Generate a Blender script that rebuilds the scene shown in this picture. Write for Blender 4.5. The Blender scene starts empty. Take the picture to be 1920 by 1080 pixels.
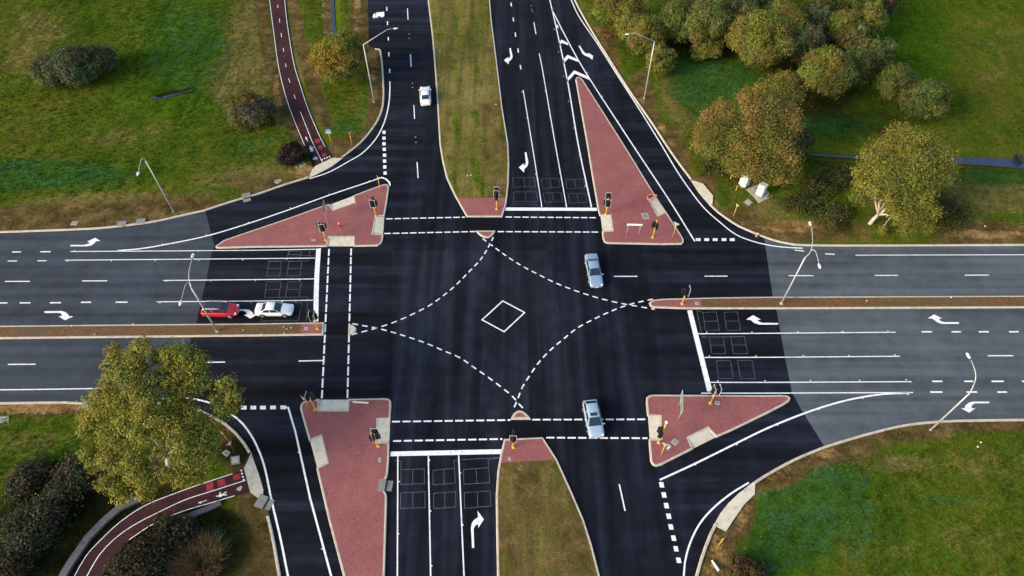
import bpy, bmesh, math, random
import numpy as np
from mathutils import Vector, Matrix
from mathutils.geometry import delaunay_2d_cdt
random.seed(7); RNG = np.random.default_rng(11)
scn = bpy.context.scene
COL = scn.collection

# ------------------------------------------------------------------ camera
FPX, TILT, CH = 1280.0, math.radians(38.1), 70.157
CT, ST = math.cos(TILT), math.sin(TILT)
def ray(px, py):
    u, v = (px-960)/FPX, (py-540)/FPX
    return Vector((u, ST - v*CT, -CT - v*ST))
def W(px, py, z=0.0):
    d = ray(px, py); k = (z-CH)/d.z
    return Vector((d.x*k, d.y*k, z))
def PX(x, y, z=0.0):
    dz = z-CH
    fwd = y*ST - dz*CT; up = y*CT + dz*ST
    return 960 + FPX*x/fwd, 540 - FPX*up/fwd
cam = bpy.data.cameras.new("camera"); co = bpy.data.objects.new("camera", cam); COL.objects.link(co)
co.location = (0, 0, CH); co.rotation_euler = (TILT, 0, 0)
cam.sensor_width = 36; cam.lens = 24.0; cam.clip_end = 6000; cam.clip_start = 0.5
scn.camera = co

# ------------------------------------------------------------------ helpers
def tag(o, label=None, cat=None, group=None, kind=None):
    if label: o["label"] = label
    if cat: o["category"] = cat
    if group: o["group"] = group
    if kind: o["kind"] = kind
    return o
def empty(name, loc, rz=0.0):
    o = bpy.data.objects.new(name, None); COL.objects.link(o)
    o.location = loc; o.rotation_euler = (0, 0, rz); o.empty_display_size = 0.3
    return o
def mesh_obj(name, verts, faces, mat, parent=None, smooth=False, attr=None):
    me = bpy.data.meshes.new(name)
    me.from_pydata([tuple(v) for v in verts], [], [tuple(f) for f in faces])
    me.update()
    if mat: me.materials.append(mat)
    if smooth: me.polygons.foreach_set("use_smooth", [True]*len(me.polygons))
    if attr is not None:
        a = me.color_attributes.new("tint", "FLOAT_COLOR", "POINT")
        a.data.foreach_set("color", np.asarray(attr, dtype=np.float32).ravel())
    o = bpy.data.objects.new(name, me); COL.objects.link(o)
    if parent: o.parent = parent
    return o
def struct(o, label=None, cat=None, group=None): return tag(o, label, cat, group, "structure")

class MB:
    def __init__(s): s.v = []; s.f = []; s.sm = False
    def add(s, vs, fs):
        n = len(s.v); s.v += [Vector(v) for v in vs]; s.f += [tuple(i+n for i in f) for f in fs]; return s
    def box(s, c, d, rot=None, taper=1.0):
        c = Vector(c); x, y, z = [q/2 for q in d]
        p = [Vector((sx*x*(taper if sz > 0 else 1), sy*y*(taper if sz > 0 else 1), sz*z)) for sz in (-1, 1) for sy in (-1, 1) for sx in (-1, 1)]
        if rot: p = [rot @ q for q in p]
        return s.add([c+q for q in p], [(0,2,3,1),(4,5,7,6),(0,1,5,4),(2,6,7,3),(0,4,6,2),(1,3,7,5)])
    def tube(s, pts, radii, n=8, cap=True):
        pts = [Vector(p) for p in pts]; rings = []
        prev = None
        for i, p in enumerate(pts):
            d = (pts[min(i+1, len(pts)-1)] - pts[max(i-1, 0)])
            d = d.normalized() if d.length > 1e-9 else Vector((0, 0, 1))
            a = prev - d*prev.dot(d) if prev is not None else d.orthogonal()
            if a.length < 1e-6: a = d.orthogonal()
            a.normalize(); prev = a; b = d.cross(a)
            r = radii[i] if isinstance(radii, (list, tuple)) else radii
            rings.append([p + (a*math.cos(2*math.pi*k/n) + b*math.sin(2*math.pi*k/n))*r for k in range(n)])
        vs = [q for r in rings for q in r]; fs = []
        for i in range(len(pts)-1):
            for k in range(n):
                k2 = (k+1) % n
                fs.append((i*n+k, i*n+k2, (i+1)*n+k2, (i+1)*n+k))
        if cap: fs += [tuple(range(n-1, -1, -1)), tuple((len(pts)-1)*n+k for k in range(n))]
        return s.add(vs, fs)
    def prism(s, pts, z0, z1):
        n = len(pts)
        vs = [Vector((p[0], p[1], z0)) for p in pts] + [Vector((p[0], p[1], z1)) for p in pts]
        return s.add(vs, [tuple(range(n-1, -1, -1)), tuple(range(n, 2*n))] + [(i, (i+1) % n, n+(i+1) % n, n+i) for i in range(n)])
    def xf(s, M): s.v = [M @ v for v in s.v]; return s
    def build(s, name, mat, parent=None, smooth=False, bevel=0.0):
        o = mesh_obj(name, s.v, s.f, mat, parent, smooth)
        if bevel:
            bm = bmesh.new(); bm.from_mesh(o.data)
            bmesh.ops.bevel(bm, geom=[e for e in bm.edges if e.calc_face_angle(0) > 0.5], offset=bevel, segments=2, affect='EDGES', profile=0.6)
            bm.to_mesh(o.data); bm.free()
        return o
def dupe(root, loc, rz, label=None, group=None, name=None):
    r = root.copy(); COL.objects.link(r); r.location = loc; r.rotation_euler = (0, 0, rz)
    if label: r["label"] = label
    if group: r["group"] = group
    for ch in list(root.children):
        c = ch.copy(); COL.objects.link(c); c.parent = r
        for g in list(ch.children):
            d = g.copy(); COL.objects.link(d); d.parent = c
    return r
def catmull(pts, step=1.0, closed=False):
    P = [Vector(p[:2]) for p in pts]; n = len(P); out = []
    for i in range(n if closed else n-1):
        p0, p1, p2, p3 = (P[(i-1) % n] if closed or i > 0 else P[0]*2-P[1]), P[i], P[(i+1) % n], (P[(i+2) % n] if closed or i+2 < n else P[n-1]*2-P[n-2])
        m = max(1, int((p2-p1).length/step))
        # centripetal-ish: limit tangents for uneven spacing
        L = (p2-p1).length
        t1 = (p2-p0); t1 = t1*(L/max(t1.length, 1e-6)); t2 = (p3-p1); t2 = t2*(L/max(t2.length, 1e-6))
        for k in range(m):
            t = k/m; a, b = t*t, t*t*t
            out.append(p1*(2*b-3*a+1) + t1*(b-2*a+t) + p2*(-2*b+3*a) + t2*(b-a))
    if not closed: out.append(P[-1])
    return out
def gw(pl, z=0.0): return [W(p[0], p[1], z).xy for p in pl]
def area2(P): return sum(P[i].x*P[(i+1) % len(P)].y - P[(i+1) % len(P)].x*P[i].y for i in range(len(P)))
def ccw(P): return P if area2(P) > 0 else P[::-1]
def offset(P, d, closed=True):
    """to the left of travel by d (ccw polygon: inwards)"""
    n = len(P); out = []
    for i in range(n):
        a = P[(i-1) % n] if closed or i > 0 else None; b = P[i]; c = P[(i+1) % n] if closed or i < n-1 else None
        e1 = (b-a).normalized() if a is not None and (b-a).length > 1e-7 else None
        e2 = (c-b).normalized() if c is not None and (c-b).length > 1e-7 else None
        if e1 is None: e1 = e2
        if e2 is None: e2 = e1
        n1, n2 = Vector((-e1.y, e1.x)), Vector((-e2.y, e2.x))
        m = n1+n2
        if m.length < 1e-4: m = n1
        m.normalize(); k = max(0.45, m.dot(n1))
        out.append(b + m*(d/k))
    return out
def inside_np(P, X, Y):
    px = np.array([p[0] for p in P]); py = np.array([p[1] for p in P]); n = len(P)
    r = np.zeros(X.shape, bool); j = n-1
    for i in range(n):
        c = ((py[i] > Y) != (py[j] > Y)) & (X < (px[j]-px[i])*(Y-py[i])/(py[j]-py[i]+1e-12)+px[i])
        r ^= c; j = i
    return r
def dist_np(P, X, Y, closed=True):
    D = np.full(X.shape, 1e9); n = len(P)
    for i in range(n if closed else n-1):
        ax, ay = P[i][0], P[i][1]; bx, by = P[(i+1) % n][0], P[(i+1) % n][1]
        dx, dy = bx-ax, by-ay; L = dx*dx+dy*dy+1e-12
        t = np.clip(((X-ax)*dx+(Y-ay)*dy)/L, 0, 1)
        D = np.minimum(D, (X-ax-t*dx)**2+(Y-ay-t*dy)**2)
    return np.sqrt(D)
def sheet(name, P, z, mat, pts=None, zf=None, smooth=False):
    P = ccw([Vector(p[:2]) for p in P]); n = len(P)
    co_ = list(P)
    if pts: co_ += [Vector(p) for p in pts]
    v, e, f, *_ = delaunay_2d_cdt(co_, [(i, (i+1) % n) for i in range(n)], [], 1, 1e-5)
    vs = [(p.x, p.y, (zf(p) if zf else z)) for p in v]
    f = [t if ((v[t[1]]-v[t[0]]).cross(v[t[2]]-v[t[0]])) > 0 else t[::-1] for t in f]
    return mesh_obj(name, vs, f, mat, smooth=smooth)
def seg_quad(a, b, w):
    d = (b-a); d = d.normalized() if d.length else Vector((1, 0)); nn = Vector((-d.y, d.x))*(w/2)
    return [a-nn, b-nn, b+nn, a+nn]
def strip(mb, P, w, z):
    """painted line along polyline P (world xy)"""
    L, R = offset(P, w/2, False), offset(P, -w/2, False); n = len(P)
    mb.add([(p.x, p.y, z) for p in R] + [(p.x, p.y, z) for p in L], [(i, i+1, n+i+1, n+i) for i in range(n-1)])
def plen(P): return sum((P[i+1]-P[i]).length for i in range(len(P)-1))
def sub(P, a, b):
    out = []; s = 0
    for i in range(len(P)-1):
        L = (P[i+1]-P[i]).length
        if L < 1e-9: continue
        t0, t1 = max(a, s), min(b, s+L)
        if t1 > t0:
            q0, q1 = P[i].lerp(P[i+1], (t0-s)/L), P[i].lerp(P[i+1], (t1-s)/L)
            if not out: out.append(q0)
            out.append(q1)
        s += L
    return out
def dashes(mb, P, on, off, w, z, start=0.0):
    T = plen(P); s = start
    while s < T - 0.2:
        q = sub(P, s, min(T, s+on))
        if len(q) > 1: strip(mb, q, w, z)
        s += on+off

# ------------------------------------------------------------------ materials
def nodes(name):
    m = bpy.data.materials.new(name); m.use_nodes = True
    nt = m.node_tree; b = nt.nodes["Principled BSDF"]
    return m, nt, b
def N(nt, t, **k):
    n = nt.nodes.new(t)
    for a, v in k.items():
        if a in n.inputs.keys(): n.inputs[a].default_value = v
        else: setattr(n, a, v)
    return n
def lnk(nt, a, b): nt.links.new(a, b)
def pos(nt, rot=0.0, scale=(1, 1, 1)):
    g = N(nt, "ShaderNodeNewGeometry"); m = N(nt, "ShaderNodeMapping")
    m.inputs["Rotation"].default_value = (0, 0, rot); m.inputs["Scale"].default_value = scale
    lnk(nt, g.outputs["Position"], m.inputs["Vector"]); return m.outputs["Vector"]
def noise(nt, vec, scale, detail=4, rough=0.6):
    n = N(nt, "ShaderNodeTexNoise"); n.inputs["Scale"].default_value = scale; n.inputs["Detail"].default_value = detail; n.inputs["Roughness"].default_value = rough
    lnk(nt, vec, n.inputs["Vector"]); return n.outputs["Fac"]
def ramp(nt, fac, stops):
    r = N(nt, "ShaderNodeValToRGB"); e = r.color_ramp.elements
    while len(e) < len(stops): e.new(0.5)
    for x, (p, c) in zip(e, stops): x.position = p; x.color = (*c, 1) if len(c) == 3 else c
    lnk(nt, fac, r.inputs["Fac"]); return r.outputs["Color"]
def mixc(nt, fac, a, b, mode="MIX"):
    m = N(nt, "ShaderNodeMix", data_type="RGBA", blend_type=mode)
    for s, v in ((0, fac), (6, a), (7, b)):
        if hasattr(v, "is_output"): lnk(nt, v, m.inputs[s])
        else: m.inputs[s].default_value = v if s == 0 else (*v, 1)
    return m.outputs[2]
def math_(nt, op, a, b=0.0, c=None):
    m = N(nt, "ShaderNodeMath", operation=op)
    for i, v in enumerate((a, b, c)):
        if v is None: continue
        if hasattr(v, "is_output"): lnk(nt, v, m.inputs[i])
        else: m.inputs[i].default_value = v
    return m.outputs[0]
def bump(nt, b, h, strength=0.3, dist=0.02):
    n = N(nt, "ShaderNodeBump"); n.inputs["Strength"].default_value = strength; n.inputs["Distance"].default_value = dist
    lnk(nt, h, n.inputs["Height"]); lnk(nt, n.outputs["Normal"], b.inputs["Normal"])
def plain(name, c, rough=0.6, metal=0.0, var=0.12, scale=3.0, coat=0.0, spec=0.5):
    m, nt, b = nodes(name); v = pos(nt)
    f = noise(nt, v, scale, 5)
    lnk(nt, ramp(nt, f, [(0.25, tuple(x*(1-var) for x in c)), (0.75, tuple(min(1, x*(1+var)) for x in c))]), b.inputs["Base Color"])
    b.inputs["Roughness"].default_value = rough; b.inputs["Metallic"].default_value = metal
    b.inputs["Coat Weight"].default_value = coat; b.inputs["Specular IOR Level"].default_value = spec
    return m
def asphalt(name, c, wear, streak, lohi=(0.6, 1.45)):
    """c base colour; wear: how strongly wheel paths and stains vary; streak: bluish polish along lanes"""
    m, nt, b = nodes(name)
    v = pos(nt); vns = pos(nt, math.radians(-5), (1.0, 0.035, 1)); vew = pos(nt, 0, (0.03, 1.0, 1))
    fine = noise(nt, v, 9.0, 4, 0.75); mid = noise(nt, v, 0.55, 5, 0.6); big = noise(nt, v, 0.11, 3, 0.5)
    sn = noise(nt, vns, 0.62, 3, 0.55); se = noise(nt, vew, 0.6, 3, 0.55)
    sep = N(nt, "ShaderNodeSeparateXYZ"); lnk(nt, v, sep.inputs[0])
    ax = math_(nt, "ABSOLUTE", math_(nt, "SUBTRACT", sep.outputs[0], 1.0))
    k = N(nt, "ShaderNodeMapRange"); k.inputs[1].default_value = 12; k.inputs[2].default_value = 20; lnk(nt, ax, k.inputs[0])
    st = N(nt, "ShaderNodeMix"); lnk(nt, k.outputs[0], st.inputs[0]); lnk(nt, sn, st.inputs[2]); lnk(nt, se, st.inputs[3])
    s2 = math_(nt, "MULTIPLY_ADD", st.outputs[0], streak, 0.0)
    h = math_(nt, "ADD", math_(nt, "MULTIPLY", fine, 0.55), math_(nt, "ADD", math_(nt, "MULTIPLY", mid, wear), math_(nt, "ADD", math_(nt, "MULTIPLY", big, wear*0.8), s2)))
    tot = 0.5*(0.55+wear*1.8+streak)
    lo, hi = tuple(x*lohi[0] for x in c), tuple(x*lohi[1] for x in c)
    col = ramp(nt, math_(nt, "DIVIDE", h, 2*tot), [(0.41, lo), (0.5, c), (0.60, hi)])
    sp = noise(nt, v, 1.1, 2, 0.5); sp2 = noise(nt, vew, 1.4, 4, 0.75)
    col = mixc(nt, ramp(nt, sp, [(0.70, (0, 0, 0)), (0.80, (0.55, 0.55, 0.55))]), col, tuple(x*0.35 for x in c))
    col = mixc(nt, ramp(nt, sp2, [(0.63, (0, 0, 0)), (0.74, (0.6, 0.6, 0.6))]), col, tuple(x*0.5 for x in c))
    lnk(nt, col, b.inputs["Base Color"])
    b.inputs["Roughness"].default_value = 0.85; b.inputs["Specular IOR Level"].default_value = 0.13
    bump(nt, b, noise(nt, v, 14.0, 3, 0.8), 0.5, 0.012)
    return m
M = {}
M["old"] = asphalt("aged_asphalt", (0.043, 0.052, 0.063), 0.4, 0.7)
M["grey"] = asphalt("lit_aged_asphalt", (0.076, 0.089, 0.098), 0.35, 0.7)  # right road: wear, plus light falloff put into the colour
M["new"] = asphalt("fresh_asphalt", (0.0060, 0.0074, 0.0128), 0.40, 1.1, (0.25, 2.7))
M["pass"] = asphalt("second_pass_asphalt", (0.0105, 0.0130, 0.0200), 0.40, 1.1, (0.3, 2.3))
M["joint"] = asphalt("joint_asphalt", (0.003, 0.0035, 0.005), 0.4, 0.0)
def paint_mat():
    m, nt, b = nodes("road_paint"); v = pos(nt)
    f = noise(nt, v, 2.2, 6, 0.7); g = noise(nt, v, 30, 2, 0.6)
    h = math_(nt, "MULTIPLY_ADD", g, 0.5, f)
    lnk(nt, ramp(nt, h, [(0.52, (0.24, 0.25, 0.26)), (0.62, (0.62, 0.62, 0.62)), (0.74, (0.80, 0.80, 0.79)), (1.0, (0.85, 0.85, 0.84))]), b.inputs["Base Color"])
    b.inputs["Roughness"].default_value = 0.6; return m
M["paint"] = paint_mat()
M["scratch"] = plain("sealed_loop_cut", (0.12, 0.125, 0.135), 0.7, var=0.6, scale=1.5)
def brick():
    m, nt, b = nodes("red_block_paving"); v = pos(nt)
    t = N(nt, "ShaderNodeTexBrick"); t.inputs["Scale"].default_value = 4.5; t.inputs["Mortar Size"].default_value = 0.015
    t.inputs["Color1"].default_value = (0.275, 0.080, 0.076, 1); t.inputs["Color2"].default_value = (0.222, 0.061, 0.060, 1); t.inputs["Mortar"].default_value = (0.20, 0.075, 0.07, 1)
    lnk(nt, v, t.inputs["Vector"])
    f = noise(nt, v, 5.5, 3, 0.75); g = noise(nt, v, 0.35, 4, 0.6)
    c = mixc(nt, 1.0, t.outputs["Color"], ramp(nt, f, [(0.28, (0.55, 0.5, 0.5)), (0.5, (1, 1, 1)), (0.74, (1.3, 1.4, 1.42))]), "MULTIPLY")
    c = mixc(nt, ramp(nt, g, [(0.42, (0, 0, 0)), (0.72, (0.6, 0.6, 0.6))]), c, (0.30, 0.112, 0.082))
    g2 = noise(nt, v, 1.3, 6, 0.7)
    c = mixc(nt, ramp(nt, g2, [(0.52, (0, 0, 0)), (0.75, (0.45, 0.45, 0.45))]), c, (0.2, 0.075, 0.075))
    lnk(nt, c, b.inputs["Base Color"]); b.inputs["Roughness"].default_value = 0.85
    bump(nt, b, t.outputs["Fac"], -0.3, 0.01); return m
M["brick"] = brick()
def concrete(name, c, dirt=0.5):
    m, nt, b = nodes(name); v = pos(nt)
    f = noise(nt, v, 1.6, 7, 0.7); g = noise(nt, v, 22, 3, 0.7)
    d = tuple(x*(1-dirt)*k for x, k in zip(c, (1.0, 0.97, 0.88)))
    col = ramp(nt, math_(nt, "MULTIPLY_ADD", g, 0.25, f), [(0.42, d), (0.62, c), (0.85, tuple(min(1, x*1.15) for x in c))])
    lnk(nt, col, b.inputs["Base Color"]); b.inputs["Roughness"].default_value = 0.85
    bump(nt, b, g, 0.2, 0.01); return m
M["kerb"] = concrete("kerb_concrete", (0.48, 0.42, 0.33), 0.35)
M["conc"] = concrete("ramp_concrete", (0.56, 0.51, 0.39), 0.3)
M["lid"] = concrete("drain_lid_concrete", (0.2, 0.2, 0.18), 0.3)
M["pad"] = concrete("pad_concrete", (0.36, 0.34, 0.31), 0.3)
M["path"] = asphalt("red_asphalt_path", (0.046, 0.0165, 0.0175), 0.35, 0.0)
M["redpatch"] = plain("red_warning_paint", (0.26, 0.015, 0.02), 0.7, var=0.35, scale=2)
def ground_mat(name, attr=True):
    m, nt, b = nodes(name); v = pos(nt)
    w = N(nt, "ShaderNodeAttribute"); w.attribute_name = "tint"
    s = N(nt, "ShaderNodeSeparateColor"); lnk(nt, w.outputs["Color"], s.inputs[0])
    dry, lush, bare, dark = s.outputs[0], s.outputs[1], s.outputs[2], w.outputs["Alpha"]
    big = noise(nt, v, 0.07, 5, 0.62); mid = noise(nt, v, 0.42, 6, 0.68); fine = noise(nt, v, 2.6, 5, 0.75); vf = noise(nt, v, 9.0, 3, 0.8)
    grain = ramp(nt, math_(nt, "ADD", math_(nt, "MULTIPLY", fine, 0.5), math_(nt, "MULTIPLY", vf, 0.5)), [(0.34, (0.42, 0.42, 0.40)), (0.5, (1.03, 1.03, 1)), (0.66, (1.8, 1.75, 1.65))])
    stk = noise(nt, pos(nt, math.radians(-4), (1.0, 0.12, 1)), 0.55, 4, 0.6)
    mixn = math_(nt, "ADD", math_(nt, "MULTIPLY", big, 0.45), math_(nt, "ADD", math_(nt, "MULTIPLY", mid, 0.3), math_(nt, "MULTIPLY", stk, 0.25)))
    base = ramp(nt, mixn, [(0.36, (0.030, 0.068, 0.006)), (0.46, (0.060, 0.102, 0.008)), (0.54, (0.094, 0.114, 0.012)), (0.64, (0.130, 0.110, 0.020))])
    w2 = N(nt, "ShaderNodeAttribute"); w2.attribute_name = "tone"; s2 = N(nt, "ShaderNodeSeparateColor"); lnk(nt, w2.outputs["Color"], s2.inputs[0])
    strawc = ramp(nt, mixn, [(0.38, (0.095, 0.098, 0.019)), (0.5, (0.150, 0.128, 0.034)), (0.62, (0.215, 0.168, 0.062))])
    vivc = ramp(nt, mixn, [(0.38, (0.030, 0.074, 0.005)), (0.5, (0.055, 0.112, 0.007)), (0.62, (0.080, 0.126, 0.010))])
    fur = ramp(nt, noise(nt, pos(nt, math.radians(-4), (1.0, 0.05, 1)), 0.9, 3, 0.6), [(0.40, (0.45, 0.5, 0.45)), (0.52, (1, 1, 1)), (0.6, (1.2, 1.15, 1))])
    lushc = ramp(nt, mid, [(0.36, (0.046, 0.094, 0.007)), (0.5, (0.044, 0.108, 0.018)), (0.64, (0.046, 0.122, 0.042))])
    dryc = ramp(nt, mid, [(0.34, (0.048, 0.035, 0.011)), (0.5, (0.105, 0.074, 0.026)), (0.66, (0.185, 0.125, 0.05))])
    barec = ramp(nt, mid, [(0.36, (0.125, 0.062, 0.024)), (0.60, (0.33, 0.205, 0.082))])
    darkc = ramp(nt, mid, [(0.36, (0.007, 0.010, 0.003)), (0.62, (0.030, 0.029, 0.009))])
    # break the edge of every kind of cover up with noise
    def edge(x, lo=0.42, hi=0.58):
        t = math_(nt, "ADD", x, math_(nt, "MULTIPLY", math_(nt, "SUBTRACT", math_(nt, "ADD", math_(nt, "MULTIPLY", mid, 0.6), math_(nt, "MULTIPLY", fine, 0.4)), 0.5), 1.7))
        k = N(nt, "ShaderNodeMapRange"); k.interpolation_type = "SMOOTHSTEP"; k.inputs[1].default_value = lo-0.1; k.inputs[2].default_value = hi+0.12; lnk(nt, t, k.inputs[0])
        z = N(nt, "ShaderNodeMapRange"); z.inputs[1].default_value = 0.02; z.inputs[2].default_value = 0.25; lnk(nt, x, z.inputs[0])
        return math_(nt, "MULTIPLY", k.outputs[0], z.outputs[0])
    c = mixc(nt, edge(s2.outputs[1]), base, vivc); c = mixc(nt, edge(s2.outputs[0]), c, strawc); c = mixc(nt, s2.outputs[2], c, mixc(nt, 1.0, c, fur, "MULTIPLY"))
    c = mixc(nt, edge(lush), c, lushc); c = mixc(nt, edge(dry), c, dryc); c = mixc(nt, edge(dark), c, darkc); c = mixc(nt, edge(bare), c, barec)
    c = mixc(nt, 1.0, c, grain, "MULTIPLY")
    lnk(nt, c, b.inputs["Base Color"]); b.inputs["Roughness"].default_value = 0.95; b.inputs["Specular IOR Level"].default_value = 0.0
    bump(nt, b, math_(nt, "ADD", fine, math_(nt, "MULTIPLY", vf, 0.5)), 0.9, 0.22)
    return m
M["ground"] = ground_mat("meadow_ground")
def tint_mat(name, rough=0.7, trans=0.25, spec=0.25):
    m, nt, b = nodes(name)
    a = N(nt, "ShaderNodeAttribute"); a.attribute_name = "tint"
    lnk(nt, a.outputs["Color"], b.inputs["Base Color"]); b.inputs["Roughness"].default_value = rough; b.inputs["Specular IOR Level"].default_value = spec
    if trans:
        t = N(nt, "ShaderNodeBsdfTranslucent"); lnk(nt, a.outputs["Color"], t.inputs["Color"])
        x = N(nt, "ShaderNodeMixShader"); x.inputs[0].default_value = trans
        lnk(nt, b.outputs[0], x.inputs[1]); lnk(nt, t.outputs[0], x.inputs[2]); lnk(nt, x.outputs[0], nt.nodes["Material Output"].inputs["Surface"])
    return m
M["leaf"] = tint_mat("leaf", 0.7, 0.32); M["grass"] = tint_mat("grass_blade", 0.9, 0.2, 0.0)
M["bark"] = plain("pale_bark", (0.42, 0.37, 0.30), 0.85, var=0.45, scale=2.5)
M["darkbark"] = plain("brown_bark", (0.13, 0.10, 0.075), 0.9, var=0.4, scale=3)
M["galv"] = plain("galvanised_steel", (0.46, 0.46, 0.44), 0.5, 0.35, 0.1)
M["lampwhite"] = plain("lamp_housing", (0.72, 0.73, 0.74), 0.4, 0.0, 0.05)
M["lampglass"] = plain("lamp_lens", (0.6, 0.64, 0.66), 0.15, 0.0, 0.05)
M["photocell"] = plain("dark_lamp_collar", (0.03, 0.03, 0.035), 0.4)
M["yellow"] = plain("yellow_pole_paint", (0.72, 0.42, 0.035), 0.5, var=0.12, scale=4)
M["black"] = plain("black_housing", (0.006, 0.006, 0.007), 0.6, var=0.2)
M["white"] = plain("white_enamel", (0.78, 0.78, 0.77), 0.45, var=0.05)
M["signback"] = plain("aluminium_sign_back", (0.42, 0.43, 0.44), 0.45, 0.3, 0.1)
M["signred"] = plain("sign_red", (0.62, 0.04, 0.05), 0.45, var=0.05)
M["signblue"] = plain("sign_blue", (0.06, 0.22, 0.55), 0.4, var=0.08)
M["signgreen"] = plain("sign_green", (0.10, 0.24, 0.20), 0.4, var=0.08)
M["orange"] = plain("cone_orange", (0.8, 0.16, 0.03), 0.55, var=0.1)
M["lred"] = plain("red_lens", (0.12, 0.01, 0.01), 0.2); M["lamb"] = plain("amber_lens", (0.12, 0.06, 0.01), 0.2); M["lgrn"] = plain("green_lens", (0.01, 0.08, 0.05), 0.2)
M["cab"] = plain("cabinet_enamel", (0.66, 0.66, 0.62), 0.5, var=0.08)
M["rubber"] = plain("tyre_rubber", (0.012, 0.012, 0.013), 0.8)
M["rim"] = plain("alloy_rim", (0.5, 0.5, 0.51), 0.35, 0.7, 0.05)
M["glass"] = plain("tinted_car_glass", (0.018, 0.028, 0.036), 0.06, var=0.1, spec=0.8)
M["trim"] = plain("black_trim", (0.015, 0.015, 0.016), 0.5)
M["plate"] = plain("number_plate", (0.7, 0.7, 0.66), 0.5)
M["headl"] = plain("headlight_lens", (0.72, 0.74, 0.76), 0.1, var=0.05)
M["taill"] = plain("tail_light_lens", (0.4, 0.02, 0.02), 0.15, var=0.1)
def carpaint(name, c, metal): return plain(name, c, 0.28, metal, 0.03, 1.0, 0.6)
M["cwhite"] = carpaint("white_car_paint", (0.78, 0.79, 0.79), 0.0); M["cred"] = carpaint("red_car_paint", (0.58, 0.014, 0.03), 0.1)
M["csilver"] = carpaint("silver_car_paint", (0.24, 0.34, 0.46), 0.15); M["cpale"] = carpaint("pale_silver_car_paint", (0.33, 0.43, 0.52), 0.1)
M["stone"] = concrete("dark_block_wall", (0.10, 0.095, 0.10), 0.5)
def water_mat():
    m, nt, b = nodes("still_water"); v = pos(nt)
    b.inputs["Base Color"].default_value = (0.028, 0.038, 0.068, 1); b.inputs["Roughness"].default_value = 0.3
    bump(nt, b, noise(nt, v, 3, 3), 0.15, 0.03); return m
M["water"] = water_mat()
M["reed"] = tint_mat("reed", 0.8, 0.15, 0.1)

# ------------------------------------------------------------------ road outline (verge kerb lines, photo points thrown onto the ground)
NW_far = [(-900, 440), (-60, 438), (0, 437), (90, 434), (180, 430), (240, 424), (290, 417), (340, 406), (385, 396)]
NW_near = [(385, 396), (430, 381), (480, 366.5), (540, 346), (579, 334), (600, 324), (624, 311), (642, 296.5), (655, 287), (677, 269), (697, 246), (710, 226), (718, 206), (721, 180), (720.5, 160), (719, 135), (717, 110), (714.5, 95)]
NW_bay = [(714.5, 95), (711, 92), (700, 90), (691, 85), (691, 60), (690, 0), (684, -380)]
NE_near = [(985, -380), (1062, -30), (1076, 0), (1090, 27), (1115, 70), (1140, 110), (1160, 142), (1185, 180), (1220, 230), (1246, 270), (1270, 305), (1294, 337), (1310, 362), (1330, 385), (1345, 399), (1360, 410), (1385, 426), (1410, 437), (1433, 446)]
NE_far = [(1433, 446), (1450, 452), (1465, 456), (1490, 460.5), (1540, 462), (1690, 462), (1920, 461), (2800, 458)]
SE_far = [(2800, 784), (1920, 785), (1840, 786), (1777, 787.5), (1715, 792.5), (1677, 799), (1640, 808), (1590, 822), (1545, 836)]
SE_near = [(1545, 836), (1490, 859), (1440, 886), (1412, 904), (1385, 925), (1366, 943), (1350, 963), (1330, 1000), (1312, 1048), (1303, 1080), (1294, 1130), (1285, 1320)]
SW_near = [(575, 1320), (540, 1140), (527.5, 1080), (516, 1015), (505, 967), (499, 945), (493.6, 918), (486, 891), (475, 861), (471, 848), (461, 831), (444, 810.5), (423, 792), (401, 780), (377, 768), (350, 760), (335, 757)]
SW_far = [(335, 757), (300, 754.5), (240, 754), (147, 754), (125, 752.5), (0, 754), (-900, 762)]
def wl(pl, step=1.0, smooth=True):
    P = gw(pl); return catmull(P, step) if smooth else P
c_nwf, c_nwn, c_bay, c_nen, c_nef = wl(NW_far), wl(NW_near), wl(NW_bay, 1, False), wl(NE_near), wl(NE_far)
c_sef, c_sen, c_swn, c_swf = wl(SE_far), wl(SE_near), wl(SW_near), wl(SW_far)
ROAD = c_nwf + c_nwn[1:] + c_bay[1:] + c_nen + c_nef[1:] + c_sef + c_sen[1:] + c_swn + c_swf[1:]
struct(sheet("road", ROAD, 0.0, M["old"]), "grey weathered asphalt road running left and right out of the junction", "road")
struct(sheet("pale_asphalt", ccw(c_nef + c_sef + gw([(1545, 836), (1505, 772), (1485, 737), (1470, 660), (1456, 582), (1449, 556), (1442, 510)])[1:]), 0.0025, M["grey"]), "worn asphalt of the right road, paler from wear and painted-in light", "road")
wb_top = [(402, 462), (398, 470), (383, 540), (368, 607), (358, 634), (350, 668), (342, 710)]
eb = [(1433, 446), (1442, 510), (1449, 556), (1456, 582), (1470, 660), (1485, 737), (1505, 772), (1545, 836)]
NEW = c_nwn + c_bay[1:] + c_nen + gw(eb)[1:] + c_sen[1:] + c_swn + gw(wb_top)[::-1]
NEWI = ccw(NEW)
struct(sheet("fresh_asphalt", NEW, 0.004, M["new"]), "fresh black asphalt covering the junction and its slip lanes", "road")
struct(sheet("asphalt_strip", gw([(735, 470), (1028, 470), (1042, 540), (1078, 745), (1080, 782), (735, 786)]), 0.008, M["pass"]), "slightly paler pass of asphalt across the middle of the junction", "road")
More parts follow.
